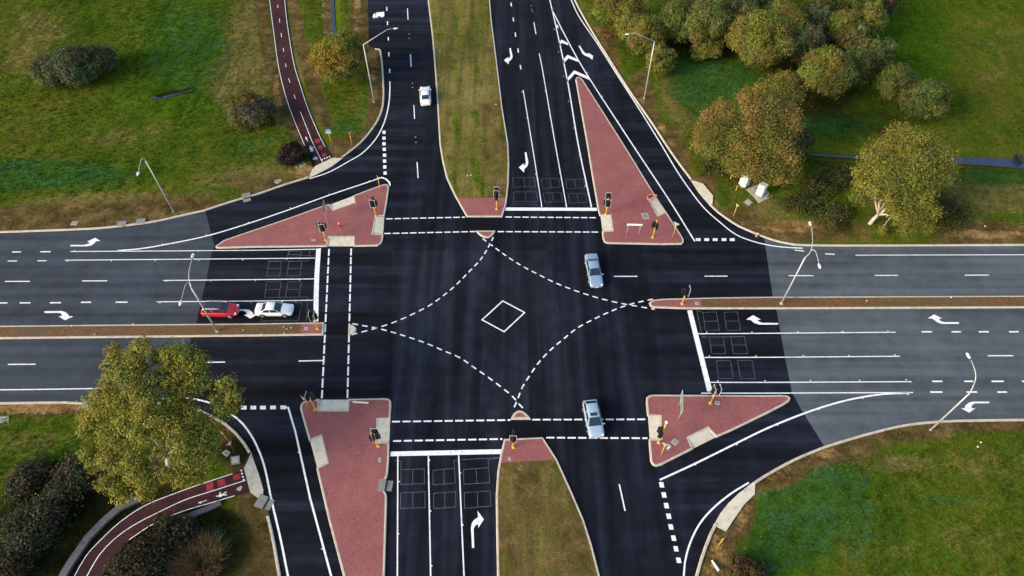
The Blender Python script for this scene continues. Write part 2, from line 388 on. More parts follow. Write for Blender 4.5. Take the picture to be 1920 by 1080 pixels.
for nm, pl, lb in (("n", [(872, 409.5), (946, 409.5), (934, 431), (888, 431)], "black asphalt gap between the upper median and its nose"), ("w", [(611, 606), (650, 607), (650, 628), (608, 629)], "black asphalt gap between the left median and its nose"),
               ("s", [(955, 790), (1000, 790), (1016, 818), (948, 822)], "black asphalt gap between the lower median and its nose")):
    struct(sheet("asphalt_joint", gw(pl), 0.0115, M["joint"]), lb, "road")

# ------------------------------------------------------------------ paths and ramps
PATH_NW_L = [(470, -380), (497, -60), (504, 0), (512, 62), (520, 120), (530, 165), (545, 212), (566, 264), (592, 311)]
PATH_NW_R = [(505, -380), (530, -60), (535, 0), (540, 45), (552.5, 120), (565, 162), (580, 207), (601, 256), (623, 296)]
PATH_SW_T = [(85, 1210), (120, 1110), (139, 1080), (162, 1040), (195, 1005), (225, 977.5), (270, 947.5), (325, 925), (375, 907), (436, 887), (459, 879)]
PATH_SW_B = [(140, 1210), (175, 1110), (192, 1080), (215, 1045), (242, 1014), (282, 987), (337, 962), (400, 943), (430, 934), (467, 922)]
ZP = 0.125
def pgw(pl): return catmull(gw(pl, ZP), 1.0)
pnl, pnr, pst, psb = pgw(PATH_NW_L), pgw(PATH_NW_R), pgw(PATH_SW_T), pgw(PATH_SW_B)
PNW, PSW = pnl + pnr[::-1], pst + psb[::-1]
struct(sheet("cycle_path", PNW, ZP, M["path"]), "dark red asphalt cycle path curving down the left field to the junction", "path")
struct(sheet("cycle_path", PSW, ZP, M["path"]), "dark red asphalt cycle path curving under the big gum tree", "path")
struct(sheet("path_patch", gw([(577.5, 290), (585, 287.5), (592.5, 310), (587, 314)], 0.13), 0.131, M["joint"]), "black asphalt patch at the foot of the upper red path", "path")
RAMPS = [([(579, 334), (585, 318), (592, 311), (623, 296), (643, 296), (624, 311), (600, 324)], [0, .1, ZP, ZP, 0.02, 0, 0], "pale concrete ramp at the foot of the upper red cycle path"),
         ([(1294, 337), (1318, 344), (1337, 367), (1335, 389), (1330, 385), (1310, 362)], [0.02, .12, .12, .06, 0, 0], "pale concrete ramp on the outer kerb of the upper right slip lane"),
         ([(471, 848), (466, 860), (457.5, 878), (469, 923), (484.5, 934.5), (493.6, 930), (493.6, 918), (486, 891), (475, 861)], [0.03, .1, ZP, ZP, .12, .05, 0, 0, 0], "pale concrete ramp at the end of the lower red cycle path"),
         ([(1412, 904), (1416, 903), (1415, 927), (1396, 945), (1375, 975), (1361, 997), (1338, 985), (1350, 963), (1366, 943), (1385, 925)], [0, .05, .12, .12, .12, .1, 0.04, 0, 0, 0], "stained concrete ramp on the kerb of the lower right slip lane")]
RAMPW = []
for pl, zs, lb in RAMPS:
    P = [W(x, y, z) for (x, y), z in zip(pl, zs)]; RAMPW.append([p.xy for p in P])
    d = {(round(p.x, 3), round(p.y, 3)): p.z for p in P}
    P2 = [p.xy for p in P]
    def zf(q, P=P): return min(P, key=lambda p: (p.xy-Vector((q.x, q.y))).length).z + 0.012
    struct(sheet("kerb_ramp", P2, 0, M["conc"], zf=zf), lb, "ramp")

# ------------------------------------------------------------------ ground sheet
def axis(a, b, st, far):
    x = list(np.arange(a, b+st*0.5, st)); s = st; lo, hi = [], []
    p, q = a, b
    while q < far: s *= 1.5; q += s; hi.append(q)
    s = st
    while p > -far: s *= 1.5; p -= s; lo.append(p)
    return np.array(lo[::-1] + x + hi)
gx, gy = axis(-112, 112, 0.6, 3000), axis(10, 142, 0.6, 3000)
GX, GY = np.meshgrid(gx, gy)
def fieldnoise(X, Y, seed, sc, oct=4):
    r = np.random.default_rng(seed); o = np.zeros(X.shape); a = 1.0
    for k in range(oct):
        for _ in range(5):
            th = r.uniform(0, 6.283); ph = r.uniform(0, 6.283); f = sc*(2**k)*r.uniform(0.7, 1.4)
            o += a*np.sin((X*math.cos(th)+Y*math.sin(th))*f + ph)/5
        a *= 0.55
    return o
def road_dist(X, Y):
    D = np.full(X.shape, 1e9); m = (np.abs(X) < 330) & (Y > -60) & (Y < 420)
    D[m] = dist_np(ROAD, X[m], Y[m]); ins = inside_np(ROAD, X, Y)
    return np.where(ins, -D, D)
RD = road_dist(GX, GY)
flat = np.zeros(GX.shape, bool); fd = np.full(GX.shape, 1e9)
for P in [PNW, PSW] + RAMPW:
    m = (np.abs(GX) < 330) & (GY > -60) & (GY < 420)
    i = inside_np(P, GX, GY); flat |= i; d = np.full(GX.shape, 1e9); d[m] = dist_np(P, GX[m], GY[m]); fd = np.minimum(fd, np.where(i, -d, d))
ss = lambda t: np.clip(t, 0, 1)**2*(3-2*np.clip(t, 0, 1))
rough = 0.10*fieldnoise(GX, GY, 3, 0.35, 3) + 0.05*fieldnoise(GX, GY, 4, 2.2, 2)
H = np.where(RD < 0.35, -0.07, -0.07 + 0.17*ss((RD-0.35)/0.8)) + np.where(RD > 1, rough*ss((RD-1)/3), 0)
H = np.where(fd < 1.2, np.minimum(H, -0.03 + 0.13*ss(fd/1.2)), H)
# creek bed and drain
CREEK = catmull(gw([(1518, 284), (1560, 288), (1620, 291), (1700, 293), (1790, 296), (1850, 299), (1905, 302), (1990, 306)]), 1.0)
DRAIN = catmull(gw([(622, -200), (623, -60), (623, 0), (624, 30), (627, 58), (634, 90)]), 1.0)
m = (np.abs(GX) < 330) & (GY > -60) & (GY < 420)
for ln, wd, dp in ((CREEK, 3.2, 0.9), (DRAIN, 1.9, 0.5)):
    d = np.full(GX.shape, 1e9); d[m] = dist_np(ln, GX[m], GY[m], False)
    H = H - dp*(1-ss(d/wd))
PXX, PYY = PX(GX, np.maximum(GY, -40.0))
def blob(ch, pts):
    for cx, cy, rx, ry, s in pts:
        ch += s*np.exp(-(((PXX-cx)/rx)**2 + ((PYY-cy)/ry)**2)**1.5)
def line_blob(ch, pts, wpx, s):
    d = dist_np([Vector(p) for p in pts], PXX, PYY, False); ch += s*np.exp(-(d/wpx)**3)
dry = np.zeros(GX.shape); lush = np.zeros(GX.shape); bare = np.zeros(GX.shape); dark = np.zeros(GX.shape)
n1 = fieldnoise(GX, GY, 21, 0.16, 3)
straw = np.zeros(GX.shape); vivid = np.zeros(GX.shape); furrow = np.zeros(GX.shape)
blob(straw, [(465, 90, 45, 150, 1.0), (430, 160, 60, 60, .6), (60, 60, 110, 60, .5), (40, 130, 60, 50, .35), (330, 250, 130, 40, .35), (140, 260, 120, 30, .4), (470, 330, 110, 36, .9), (250, 385, 260, 26, .75), (560, 100, 24, 90, .7), (600, 110, 22, 90, .6), (700, 240, 40, 50, .5), (655, 40, 14, 60, .5),
             (1240, 130, 26, 70, .5), (1290, 200, 34, 50, .6), (1260, 160, 20, 60, .5), (1870, 110, 90, 100, .35), (1820, 260, 130, 50, .3), (1860, 370, 110, 40, .8), (1560, 370, 110, 40, .5), (1430, 395, 60, 26, .6), (1440, 330, 50, 30, .4), (1650, 868, 90, 26, .55), (1840, 870, 130, 40, .55), (1850, 1010, 150, 60, .4), (1660, 1040, 60, 30, .35), (470, 960, 34, 90, .8), (440, 1060, 50, 60, .5), (60, 830, 90, 30, .5)])
blob(vivid, [(330, 90, 70, 130, .9), (390, 130, 50, 110, .8), (250, 200, 110, 70, .5), (380, 180, 60, 50, .8), (1330, 130, 90, 40, .6), (1700, 60, 90, 100, .7), (1720, 130, 90, 40, .5), (1440, 960, 90, 100, .9), (1500, 1050, 120, 60, .8), (1560, 900, 70, 40, .8), (1700, 850, 60, 20, .6), (110, 880, 70, 50, .8), (30, 960, 50, 80, .6), (700, 210, 24, 50, .7), (640, 235, 30, 24, .6), (1600, 250, 70, 20, .5), (1880, 330, 80, 18, .8), (1480, 400, 50, 30, .4)])
blob(furrow, [(340, 90, 80, 140, .9), (440, 110, 40, 140, .5), (60, 40, 120, 60, .5)])
dry += (0.5+0.35*n1)*np.exp(-(np.clip(RD, 0, None)/(2.3+1.2*n1))**2)
blob(dry, [(120, 405, 260, 30, .75), (330, 380, 90, 26, .6), (470, 345, 90, 22, .5), (672, 60, 20, 110, .75), (705, 180, 16, 90, .85), (640, 275, 50, 20, .6), (590, 170, 16, 110, .45), (556, 40, 12, 70, .4),
           (1138, 90, 22, 60, .8), (1205, 190, 26, 70, .8), (1265, 290, 26, 60, .85), (1325, 350, 26, 40, .7), (1385, 405, 50, 20, .5), (1540, 430, 130, 22, .7), (1840, 432, 90, 20, .9), (1420, 370, 60, 30, .4), (1560, 340, 70, 50, .35),
           (1450, 888, 60, 26, 1.0), (1560, 848, 90, 22, .9), (1385, 960, 32, 60, 1.0), (1345, 1040, 34, 70, 1.0), (1700, 815, 80, 14, .7), (1850, 800, 120, 14, .5),
           (70, 762, 120, 13, 1.0), (480, 1010, 38, 110, .95), (440, 1060, 60, 60, .6), (440, 850, 40, 50, .5), (1800, 1040, 140, 60, .25), (1800, 900, 150, 40, .2), (1860, 120, 90, 130, .35), (1700, 250, 120, 40, .35), (420, 300, 90, 40, .25), (30, 40, 60, 120, .35), (1840, 380, 120, 40, .2)])
line_blob(dry, [(490, 0), (500, 90), (520, 170), (550, 240), (565, 275)], 14, .95)
line_blob(dry, [(548, 0), (560, 70), (585, 160), (615, 230)], 14, .8)
blob(lush, [(360, 90, 110, 130, .55), (120, 330, 150, 34, .75), (20, 330, 70, 30, .7), (480, 270, 60, 40, .45), (1340, 160, 90, 60, 1.0), (1300, 120, 50, 40, .8), (1420, 210, 120, 50, .8), (1560, 235, 90, 24, .9), (1490, 940, 130, 90, .5), (1430, 1040, 90, 70, .5), (1580, 1000, 120, 90, .42),
            (1560, 890, 90, 40, .5), (1870, 335, 90, 22, .7), (1780, 940, 80, 12, .6), (680, 180, 26, 70, .35), (690, 30, 10, 90, .5), (645, 235, 30, 22, .6), (100, 850, 110, 40, .35), (20, 1000, 60, 90, .4)])
blob(bare, [(1450, 888, 50, 18, .6), (1540, 850, 70, 13, .55), (1390, 955, 22, 50, .6), (1345, 1040, 24, 60, .55), (520, 190, 9, 60, .8), (1475, 425, 55, 14, .85), (1850, 440, 90, 9, .9), (60, 764, 120, 12, 1.1), (575, 325, 22, 14, .7), (440, 845, 26, 30, .25), (1240, 235, 12, 12, .6), (700, 130, 12, 40, .55), (670, 20, 12, 60, .5), (560, 318, 30, 14, .4)])
line_blob(bare, [(612, -60), (613, 0), (616, 62)], 9, 1.3)
blob(dark, [(445, 845, 40, 36, .75), (400, 1000, 60, 40, .6), (140, 150, 80, 45, .4), (1500, 180, 90, 50, .5), (1660, 240, 110, 40, .45), (1540, 110, 130, 110, .6), (1300, 70, 120, 60, .7), (1830, 190, 140, 60, .25), (1550, 310, 60, 30, .4), (1740, 860, 50, 24, .35), (250, 960, 180, 90, .8), (120, 950, 120, 110, .6), (60, 1030, 110, 80, .9), (125, 1010, 80, 80, .9), (170, 930, 70, 60, .7), (330, 1040, 170, 80, .9), (1900, 1050, 120, 60, .3), (1655, 420, 40, 24, .4), (1400, 300, 110, 70, .55)])  # dark undergrowth and mulch; shade among the lower left bushes is painted in
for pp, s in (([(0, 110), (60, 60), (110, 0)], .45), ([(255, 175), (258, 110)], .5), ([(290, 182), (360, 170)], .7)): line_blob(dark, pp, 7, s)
T4 = np.clip(np.stack([straw*(1+.5*n1), vivid*(1-.4*n1), furrow, furrow*0], -1), 0, 1.1)
W4 = np.clip(np.stack([dry, lush, bare, dark], -1), 0, 1.2)
ny, nx = GX.shape
verts = np.stack([GX, GY, H], -1).reshape(-1, 3)
idx = np.arange(ny*nx).reshape(ny, nx)
F = np.stack([idx[:-1, :-1], idx[:-1, 1:], idx[1:, 1:], idx[1:, :-1]], -1).reshape(-1, 4)
def fast_mesh(name, V, F, mat, col=None, smooth=False, parent=None):
    me = bpy.data.meshes.new(name); n, k = F.shape
    me.vertices.add(len(V)); me.vertices.foreach_set("co", np.asarray(V, np.float32).ravel())
    me.loops.add(n*k); me.loops.foreach_set("vertex_index", np.asarray(F, np.int32).ravel())
    me.polygons.add(n); me.polygons.foreach_set("loop_start", np.arange(0, n*k, k, dtype=np.int32)); me.polygons.foreach_set("loop_total", np.full(n, k, np.int32))
    me.polygons.foreach_set("use_smooth", np.full(n, smooth, bool))
    me.update(calc_edges=True); me.validate(); me.materials.append(mat)
    if col is not None:
        a = me.color_attributes.new("tint", "FLOAT_COLOR", "POINT"); a.data.foreach_set("color", np.asarray(col, np.float32).ravel())
    o = bpy.data.objects.new(name, me); COL.objects.link(o)
    if parent: o.parent = parent
    return o
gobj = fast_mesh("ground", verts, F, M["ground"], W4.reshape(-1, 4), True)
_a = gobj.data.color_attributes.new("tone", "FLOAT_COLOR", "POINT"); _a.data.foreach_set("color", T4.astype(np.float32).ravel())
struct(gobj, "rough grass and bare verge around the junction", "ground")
def ribbon(name, ln, wd, z, mat):
    mb = MB(); L = offset(ln, wd, False); R = offset(ln, -wd, False); n = len(ln)
    mb.add([(p.x, p.y, z) for p in R]+[(p.x, p.y, z) for p in L], [(i, i+1, n+i+1, n+i) for i in range(n-1)])
    return mb.build(name, mat)
def taper(ln, w0, w1, z):
    mb = MB(); n = len(ln); L = offset(ln, 1.0, False); R = offset(ln, -1.0, False); vs = []
    for q in (R, L):
        for i, p in enumerate(q):
            k = (w0+(w1-w0)*i/(n-1))*(1+0.05*math.sin(i*0.9+(2 if q is R else 0))); t = ln[i].lerp(p, k); vs.append((t.x, t.y, z))
    return mb.add(vs, [(i, i+1, n+i+1, n+i) for i in range(n-1)])
struct(taper(CREEK, 0.12, 1.25, -0.46).build("creek_water", M["water"]), "still blue creek beyond the olive tree", "water")
struct(ribbon("drain_water", DRAIN, 0.3, -0.24, M["water"]), "narrow drain beside the bare sandy strip", "water")
struct(sheet("puddle", gw([(284, 182), (290, 179), (296, 183), (310, 179.5), (335, 173), (361, 167), (362, 169.5), (338, 176), (318, 182), (298, 185), (289, 187)], 0.2), 0.16, M["water"]), "thin blue puddle in the left field", "water")
M_ground_ref = (GX, GY, H, W4)
def gz(x, y):
    i = int(np.clip(np.searchsorted(gy, y), 1, ny-1)); j = int(np.clip(np.searchsorted(gx, x), 1, nx-1))
    return float(H[i-1:i+1, j-1:j+1].mean())

# ------------------------------------------------------------------ verge kerbs
def kerb(P, side, name="kerb", w=0.30, h=0.125, label=None):
    """P runs along the road edge; side +1: kerb body lies to the left of travel"""
    prof = [(0.0, -0.06), (0.0, 0.02), (0.045, h-0.015), (0.08, h), (w-0.02, h), (w, h-0.02), (w, -0.08)]
    rings = [offset(P, side*o, False) for o, _ in prof]; n = len(P); mb = MB()
    vs = [(p.x, p.y, z) for r, (_, z) in zip(rings, prof) for p in r]
    fs = []
    for k in range(len(prof)-1):
        for i in range(n-1):
            q = (k*n+i, k*n+i+1, (k+1)*n+i+1, (k+1)*n+i); fs.append(q if side > 0 else q[::-1])
    mb.add(vs, fs); return struct(mb.build(name, M["kerb"]), label, "kerb")
def cut(P, a, b):
    """part of chain P between the points nearest to photo points a and b"""
    A, B = W(*a).xy, W(*b).xy
    i = min(range(len(P)), key=lambda k: (P[k]-A).length); j = min(range(len(P)), key=lambda k: (P[k]-B).length)
    return P[i:j+1]
nw = c_nwf + c_nwn[1:]; ne = c_nen + c_nef[1:]; se = c_sef + c_sen[1:]; sw = c_swn + c_swf[1:]
kerb(cut(nw, (-900, 440), (579, 334)), 1, label="long pale kerb along the upper left field")
kerb(cut(nw, (643, 296), (714.5, 95)), 1, label="pale kerb bending round the upper left corner")
kerb(gw([(714.5, 95), (713.5, 92.8), (711, 91.8), (704, 91)]), 1, label="short kerb return at the end of the parking bay")
kerb(cut(ne, (1062, -30), (1294, 337)), 1, label="pale kerb along the upper right slip lane")
kerb(cut(ne, (1336, 391), (2800, 458)), 1, label="pale kerb along the right road under the olive tree")
kerb(cut(se, (2800, 784), (1412, 904)), 1, label="grey kerb along the lower right field")
kerb(cut(se, (1342, 978), (1285, 1320)), 1, label="grey kerb at the bottom of the lower right slip lane")
kerb(cut(sw, (575, 1320), (503, 960)), 1, label="kerb below the drain inlet of the lower left slip lane")
kerb(cut(sw, (471, 849), (335, 757)), 1, label="curved kerb under the edge of the big gum tree")
kerb(cut(sw, (300, 754), (-900, 762)), 1, label="kerb along the lower left dry verge")

# ------------------------------------------------------------------ islands and medians
IZ = 0.127
def island(px, label, fill="brick", kw=0.24, name="traffic_island", extra=None, smooth=False):
    P = gw(px)
    if smooth: P = catmull(P, 0.5, True)
    P = ccw(P)
    prof = [(0.0, -0.03), (0.0, 0.02), (0.03, 0.115), (0.06, 0.137), (kw-0.01, 0.137), (kw, 0.11)]
    rings = [offset(P, o) for o, _ in prof]; n = len(P); mb = MB()
    vs = [(p.x, p.y, z) for r, (_, z) in zip(rings, prof) for p in r]; fs = []
    for k in range(len(prof)-1):
        for i in range(n):
            i2 = (i+1) % n; fs.append((k*n+i, k*n+i2, (k+1)*n+i2, (k+1)*n+i))
    struct(mb.add(vs, fs).build("island_kerb", M["kerb"]), "pale concrete kerb ring of " + label, "kerb")
    inner = offset(P, kw-0.03)
    if fill: struct(sheet(name, inner, IZ, M[fill]), label, "traffic island")
    return P, inner
NWI = [(404, 462.5), (420, 451), (450, 440.5), (480, 430.5), (540, 410), (600, 388.5), (617, 383.5), (619.5, 385), (626, 393.5), (664, 380.5), (661, 368), (700, 353), (717, 347), (723, 345.5), (727.5, 347.5), (730, 352), (726, 380), (721.5, 406), (706, 406.5), (700, 438.5), (719.5, 440), (718, 451), (715, 457.5), (708, 462), (662.5, 463), (662, 446), (618, 446), (614, 463), (540, 464), (480, 464.5), (410, 466.5), (405, 465)]
NEI = [(1078.5, 150), (1080, 146.5), (1083, 145), (1087, 145.5), (1092, 149), (1115, 185), (1169, 270), (1225, 361), (1231, 370.5), (1219, 376), (1234, 404), (1249, 397.5), (1277, 441), (1282, 450), (1282, 455), (1278, 459), (1242, 459.5), (1140, 457.5), (1133, 455), (1129.5, 447), (1128.5, 434), (1147.5, 433), (1143, 405), (1124, 405.5), (1121, 395), (1110, 332), (1100, 270), (1087, 197), (1081, 162)]
SEI = [(1217, 741.5), (1225, 740.5), (1440, 741.5), (1465, 741), (1477, 742.5), (1482, 747), (1480, 753), (1470, 760), (1440, 775.5), (1370, 809.5), (1343, 821), (1327, 804.5), (1291, 822.5), (1300, 842.5), (1240, 873), (1230, 875.5), (1223, 872.5), (1219, 865), (1217, 840), (1216, 824), (1238, 822.5), (1236.5, 782), (1213.5, 781), (1211, 757), (1211.5, 746)]
SWI = [(562.5, 766), (564, 759), (568, 754), (577, 750.5), (600, 748.5), (599, 769), (651, 769), (652, 748.5), (720, 747), (729, 748), (733.5, 752), (734, 760), (732.5, 787), (710, 788), (708, 829.5), (730.5, 829.5), (730, 860), (728, 888), (726, 896), (721.5, 902), (721, 919), (725.5, 928), (726, 940), (722, 1080), (718, 1160), (714, 1300), (688, 1300), (663, 1160), (643.5, 1080), (617, 980), (593, 878), (612.5, 868), (601, 820), (580, 828), (570, 793)]
ISL = {}
for k, px_, lb in (("nw", NWI, "wedge shaped red paved island at the upper left"), ("ne", NEI, "tall narrow red paved island at the upper right"), ("se", SEI, "triangular red paved island at the lower right"), ("sw", SWI, "long red paved island at the lower left")):
    ISL[k] = island(px_, lb)
# ramps let into the islands: slope from the road up to the paving
for (a, b, c, d), lb in (([(621, 383), (660, 368.5), (663, 380), (627, 392.5)], "concrete ramp in the upper edge of the upper left island"), ([(720.5, 409), (718.5, 437.5), (702, 436.5), (707.5, 408.5)], "concrete ramp in the right edge of the upper left island"), ([(616.5, 462), (660.5, 462), (660, 447.5), (620, 447.5)], "concrete ramp in the lower edge of the upper left island"),
        ([(1232, 372), (1248, 396), (1235, 402), (1221.5, 377)], "weathered concrete ramp in the slip lane side of the upper right island"), ([(1126, 407), (1129.5, 432), (1145.5, 431.5), (1141.5, 406.5)], "weathered concrete ramp in the left edge of the upper right island"), ([(1215, 783.5), (1218, 822), (1236, 821), (1234.5, 783.5)], "concrete ramp in the left edge of the lower right island"),
        ([(1302, 840), (1340, 821), (1327, 806.5), (1293, 823.5)], "concrete ramp in the slanted edge of the lower right island"), ([(602, 749.5), (650, 749.5), (649.5, 767.5), (601, 767.5)], "weathered concrete ramp in the top edge of the lower left island"), ([(731.5, 789.5), (730, 828), (710, 828), (712, 789.5)], "weathered concrete ramp in the right edge of the lower left island"), ([(582, 829), (594.5, 876), (611, 867), (600.5, 822)], "weathered concrete ramp in the left edge of the lower left island")):
    P = [W(*q).xy for q in (a, b, c, d)]
    cc = sum(P, Vector((0, 0)))/4; ex = (P[1]-P[0]).normalized(); P = [P[0]-ex*.16, P[1]+ex*.16, P[2]+ex*.16, P[3]-ex*.16]; bk = ((P[2]+P[3])/2-(P[0]+P[1])/2).normalized()*.14; P[2] = P[2]+bk; P[3] = P[3]+bk
    vs = [(P[0].x, P[0].y, 0.016), (P[1].x, P[1].y, 0.016), (P[2].x, P[2].y, 0.119), (P[3].x, P[3].y, 0.119)]
    o = mesh_obj("island_ramp", vs, [(0, 1, 2, 3)] if area2(P) > 0 else [(3, 2, 1, 0)], M["conc"]); struct(o, lb, "ramp")
NMED = [(795, -380), (802, 0), (810, 67), (816, 140), (820, 200), (824, 270), (829, 302), (837, 335), (852, 367), (875, 407.5), (942, 407.5), (950, 382), (954, 345), (955, 307), (953.5, 270), (942, 200), (930, 100), (922, 37), (919, 0), (873, -380)]
SMED = [(945, 823.5), (1018, 820), (1045, 862), (1070, 917), (1095, 975), (1110, 1022), (1125, 1080), (1142, 1160), (1165, 1300), (936, 1300), (933, 1160), (932, 1080), (930.5, 1000), (929.5, 930), (932.5, 885), (938.5, 850)]
WMED = [(-900, 616), (0, 611.3), (175, 609.5), (480, 607), (608.5, 605), (607, 629), (480, 631), (240, 633.5), (0, 636), (-900, 645)]
EMED = [(1216.5, 569), (1219, 565.5), (1225, 562.8), (1245, 560.7), (1360, 558), (1440, 557), (1920, 555), (2800, 550), (2800, 580), (1920, 578), (1440, 580), (1285, 580), (1225, 577.8), (1219, 575)]
def split(P, a, b, keep):
    """half of polygon P on one side of the line through photo points a, b"""
    A, B = W(*a).xy, W(*b).xy; d = B-A; K = W(*keep).xy; sg = 1 if d.cross(K-A) > 0 else -1
    out = []; n = len(P)
    for i in range(n):
        p, q = P[i], P[(i+1) % n]; s, t = sg*d.cross(p-A), sg*d.cross(q-A)
        if s >= 0: out.append(p)
        if (s >= 0) != (t >= 0): out.append(p.lerp(q, s/(s-t)))
    return out
def inner_pts(P, step):
    xs = [p.x for p in P]; ys = [p.y for p in P]
    x0, x1, y0, y1 = max(min(xs), -112), min(max(xs), 112), max(min(ys), 5), min(max(ys), 150)
    X, Y = np.meshgrid(np.arange(x0, x1, step), np.arange(y0, y1, step)); X = X + RNG.uniform(-.2, .2, X.shape)*step; Y = Y + RNG.uniform(-.2, .2, X.shape)*step
    i = inside_np(P, X, Y) & (dist_np(P, X, Y) > step*0.5)
    return list(zip(X[i].tolist(), Y[i].tolist()))
def soil(name, P, label, wfun, tfun, step=0.7, relief=0.05):
    pts = inner_pts(P, step)
    def zf(q):
        return IZ + 0.004 + relief*(0.6+0.5*math.sin(q.x*2.1+q.y*1.3)*math.sin(q.y*1.7-q.x)) * min(1.0, float(dist_np(P, np.array([q.x]), np.array([q.y]))[0])/0.5)
    o = sheet(name, P, 0, M["ground"], pts, zf, True)
    a = o.data.color_attributes.new("tint", "FLOAT_COLOR", "POINT")
    a.data.foreach_set("color", np.array([wfun(*PX(v.co.x, v.co.y), v.co.x, v.co.y) for v in o.data.vertices], np.float32).ravel())
    tn = o.data.color_attributes.new("tone", "FLOAT_COLOR", "POINT")
    tn.data.foreach_set("color", np.array([tfun(*PX(v.co.x, v.co.y), v.co.x, v.co.y) for v in o.data.vertices], np.float32).ravel())
    struct(o, label, "ground"); return o
def tN(px, py, x, y):
    t = (px-(868+(py-200)*0.12))/55
    return (0.75+0.35*math.sin(x*1.7+y*.3)*math.sin(y*.23), 0.85*math.exp(-((t-.2)/.3)**2), 0.5, 0)
def tS(px, py, x, y):
    return (1.0, (.45 if px > 1055 else 0)*max(0, math.sin(y*.6+x)), 0.35, 0)
_, inN = island(NMED, "the upper grassed median", None); _, inS = island(SMED, "the lower grassed median", None)
_, inW = island(WMED, "the left mulched median", None); _, inE = island(EMED, "the right mulched median", None)
def wN(px, py, x, y):
    c = 868 + (py-200)*0.12; t = (px-c)/55
    n = math.sin(x*1.1)*math.sin(y*0.45)
    return (max(0, 0.24+0.4*n*math.sin(y*1.1+x*.6) + (0.3 if t > 0.45 else 0)*(1 if py > 190 else 0.3) - 0.3*math.exp(-((t-0.25)/0.35)**2)), 0.12*max(0, n)*math.exp(-((t-.2)/0.3)**2), 0.35*max(0, n)*(1 if t < -.5 else .3), 0.0)
def wS(px, py, x, y):
    n = math.sin(x*1.3+1)*math.sin(y*0.5)
    return (0.58+0.35*n*math.sin(x*2.3+y*.2), 0.08*max(0, -n), 0.3*math.exp(-((py-885)/22)**2), 0.05)
# the soil of the medians
soil("median_grass", split(inN, (857, 371.5), (947, 371.5), (880, 200)), "patchy dry grass on the upper median", wN, tN)
soil("median_grass", split(inS, (938, 869), (1043, 863), (1000, 1000)), "dry brown grass on the lower median", wS, tS)
def mulch_mat():
    m, nt, b = nodes("bark_mulch"); v = pos(nt)
    f = noise(nt, v, 3.0, 6, 0.75); g = noise(nt, v, 0.3, 4); q = noise(nt, v, 11, 3, .8)
    c = ramp(nt, math_(nt, "MULTIPLY_ADD", q, 0.5, math_(nt, "MULTIPLY", f, 0.5)), [(0.33, (0.035, 0.016, 0.006)), (0.5, (0.125, 0.056, 0.017)), (0.66, (0.28, 0.135, 0.045))])
    c = mixc(nt, ramp(nt, g, [(0.45, (0, 0, 0)), (0.62, (0.7, 0.7, 0.7))]), c, (0.085, 0.068, 0.026))
    lnk(nt, c, b.inputs["Base Color"]); b.inputs["Roughness"].default_value = 0.95
    bump(nt, b, f, 0.9, 0.1); return m
M["mulch"] = mulch_mat()
struct(sheet("median_mulch", split(inW, (565, 606), (563, 632), (300, 620)), IZ+0.006, M["mulch"]), "brown bark mulch along the left median", "ground")
struct(sheet("median_mulch", split(inE, (1315, 560), (1315, 580), (1700, 568)), IZ+0.006, M["mulch"]), "orange brown bark mulch along the right median", "ground")
for P, a, b, k, lb in ((inN, (857, 371.5), (947, 371.5), (900, 395), "red paving at the end of the upper median"), (inS, (938, 869), (1043, 863), (980, 835), "red paving at the end of the lower median"), (inW, (565, 606), (563, 632), (590, 618), "red paving at the end of the left median"), (inE, (1315, 560), (1315, 580), (1250, 569), "red paving at the tip of the right median")):
    struct(sheet("median_paving", split(P, a, b, k), IZ, M["brick"]), lb, "paving")
island([(892, 433.3), (896, 438.5), (903, 444), (910, 446.8), (917, 446.6), (923, 443), (928, 436.5), (929.3, 433)], "small red paved nose below the upper median", kw=0.26)
island([(957, 787.3), (959.5, 781), (963.5, 775), (969, 771), (974, 769.8), (980, 771.2), (986, 775), (992, 781), (996.2, 787)], "small red paved nose above the lower median", kw=0.3)
island([(653.5, 609.2), (661, 609.5), (666, 612.5), (668.6, 617), (667.5, 622), (663.5, 625.6), (658, 627.3), (653, 627.6)], "small half round concrete nose beside the left median", fill="conc", kw=0.16)

# ------------------------------------------------------------------ painted markings
PZ = 0.0155
GWl = lambda pl, s=True: catmull(gw(pl), 0.7) if s and len(pl) > 2 else gw(pl)
def paint(name, mb, label, group=None, mat="paint"): return struct(mb.build(name, M[mat]), label, "road marking", group)
def line(pl, w, label, name="lane_line", smooth=True):
    mb = MB(); strip(mb, GWl(pl, smooth), w, PZ); return paint(name, mb, label)
LW = 0.135
line([(132, 471.7), (480, 469.3), (592, 467.3)], LW, "solid line beside the upper left red island")
line([(122, 488), (480, 485), (591, 484)], LW, "solid line along the top lane of the left approach")
line([(306, 526), (480, 524.3), (590, 523)], LW, "solid line in the middle of the left approach")
line([(294, 566), (480, 564.5), (587, 563)], LW, "solid line above the red and white waiting cars")
line([(222, 470), (262, 466.5), (305, 459.5), (387.5, 442.5), (466, 419), (540, 394), (617.5, 366), (692, 341), (712, 334)], 0.2, "slanted line along the upper left slip lane")
line([(712, 334), (716, 332.9), (724, 336), (730, 342), (731, 348.5)], 0.25, "hooked line end at the tip of the upper left island")
line([(580, 335), (600, 329), (620, 321.5), (655, 302), (677, 289), (697, 270), (710, 252), (722, 225), (729, 195), (731, 170), (731, 152.5)], 0.18, "curved edge line round the upper left corner", "edge_line")
line([(981, 169), (997.5, 270), (1016, 388)], LW, "solid line between the turn lane and the middle lane of the upper approach")
line([(1011, 100), (1017, 130), (1041, 270), (1062.5, 389)], 0.14, "thin solid line in the middle of the upper approach")
line([(1010, -100), (1031, 0), (1042.5, 50), (1064, 152), (1084, 270), (1109, 389)], 0.2, "solid line left of the chevrons")
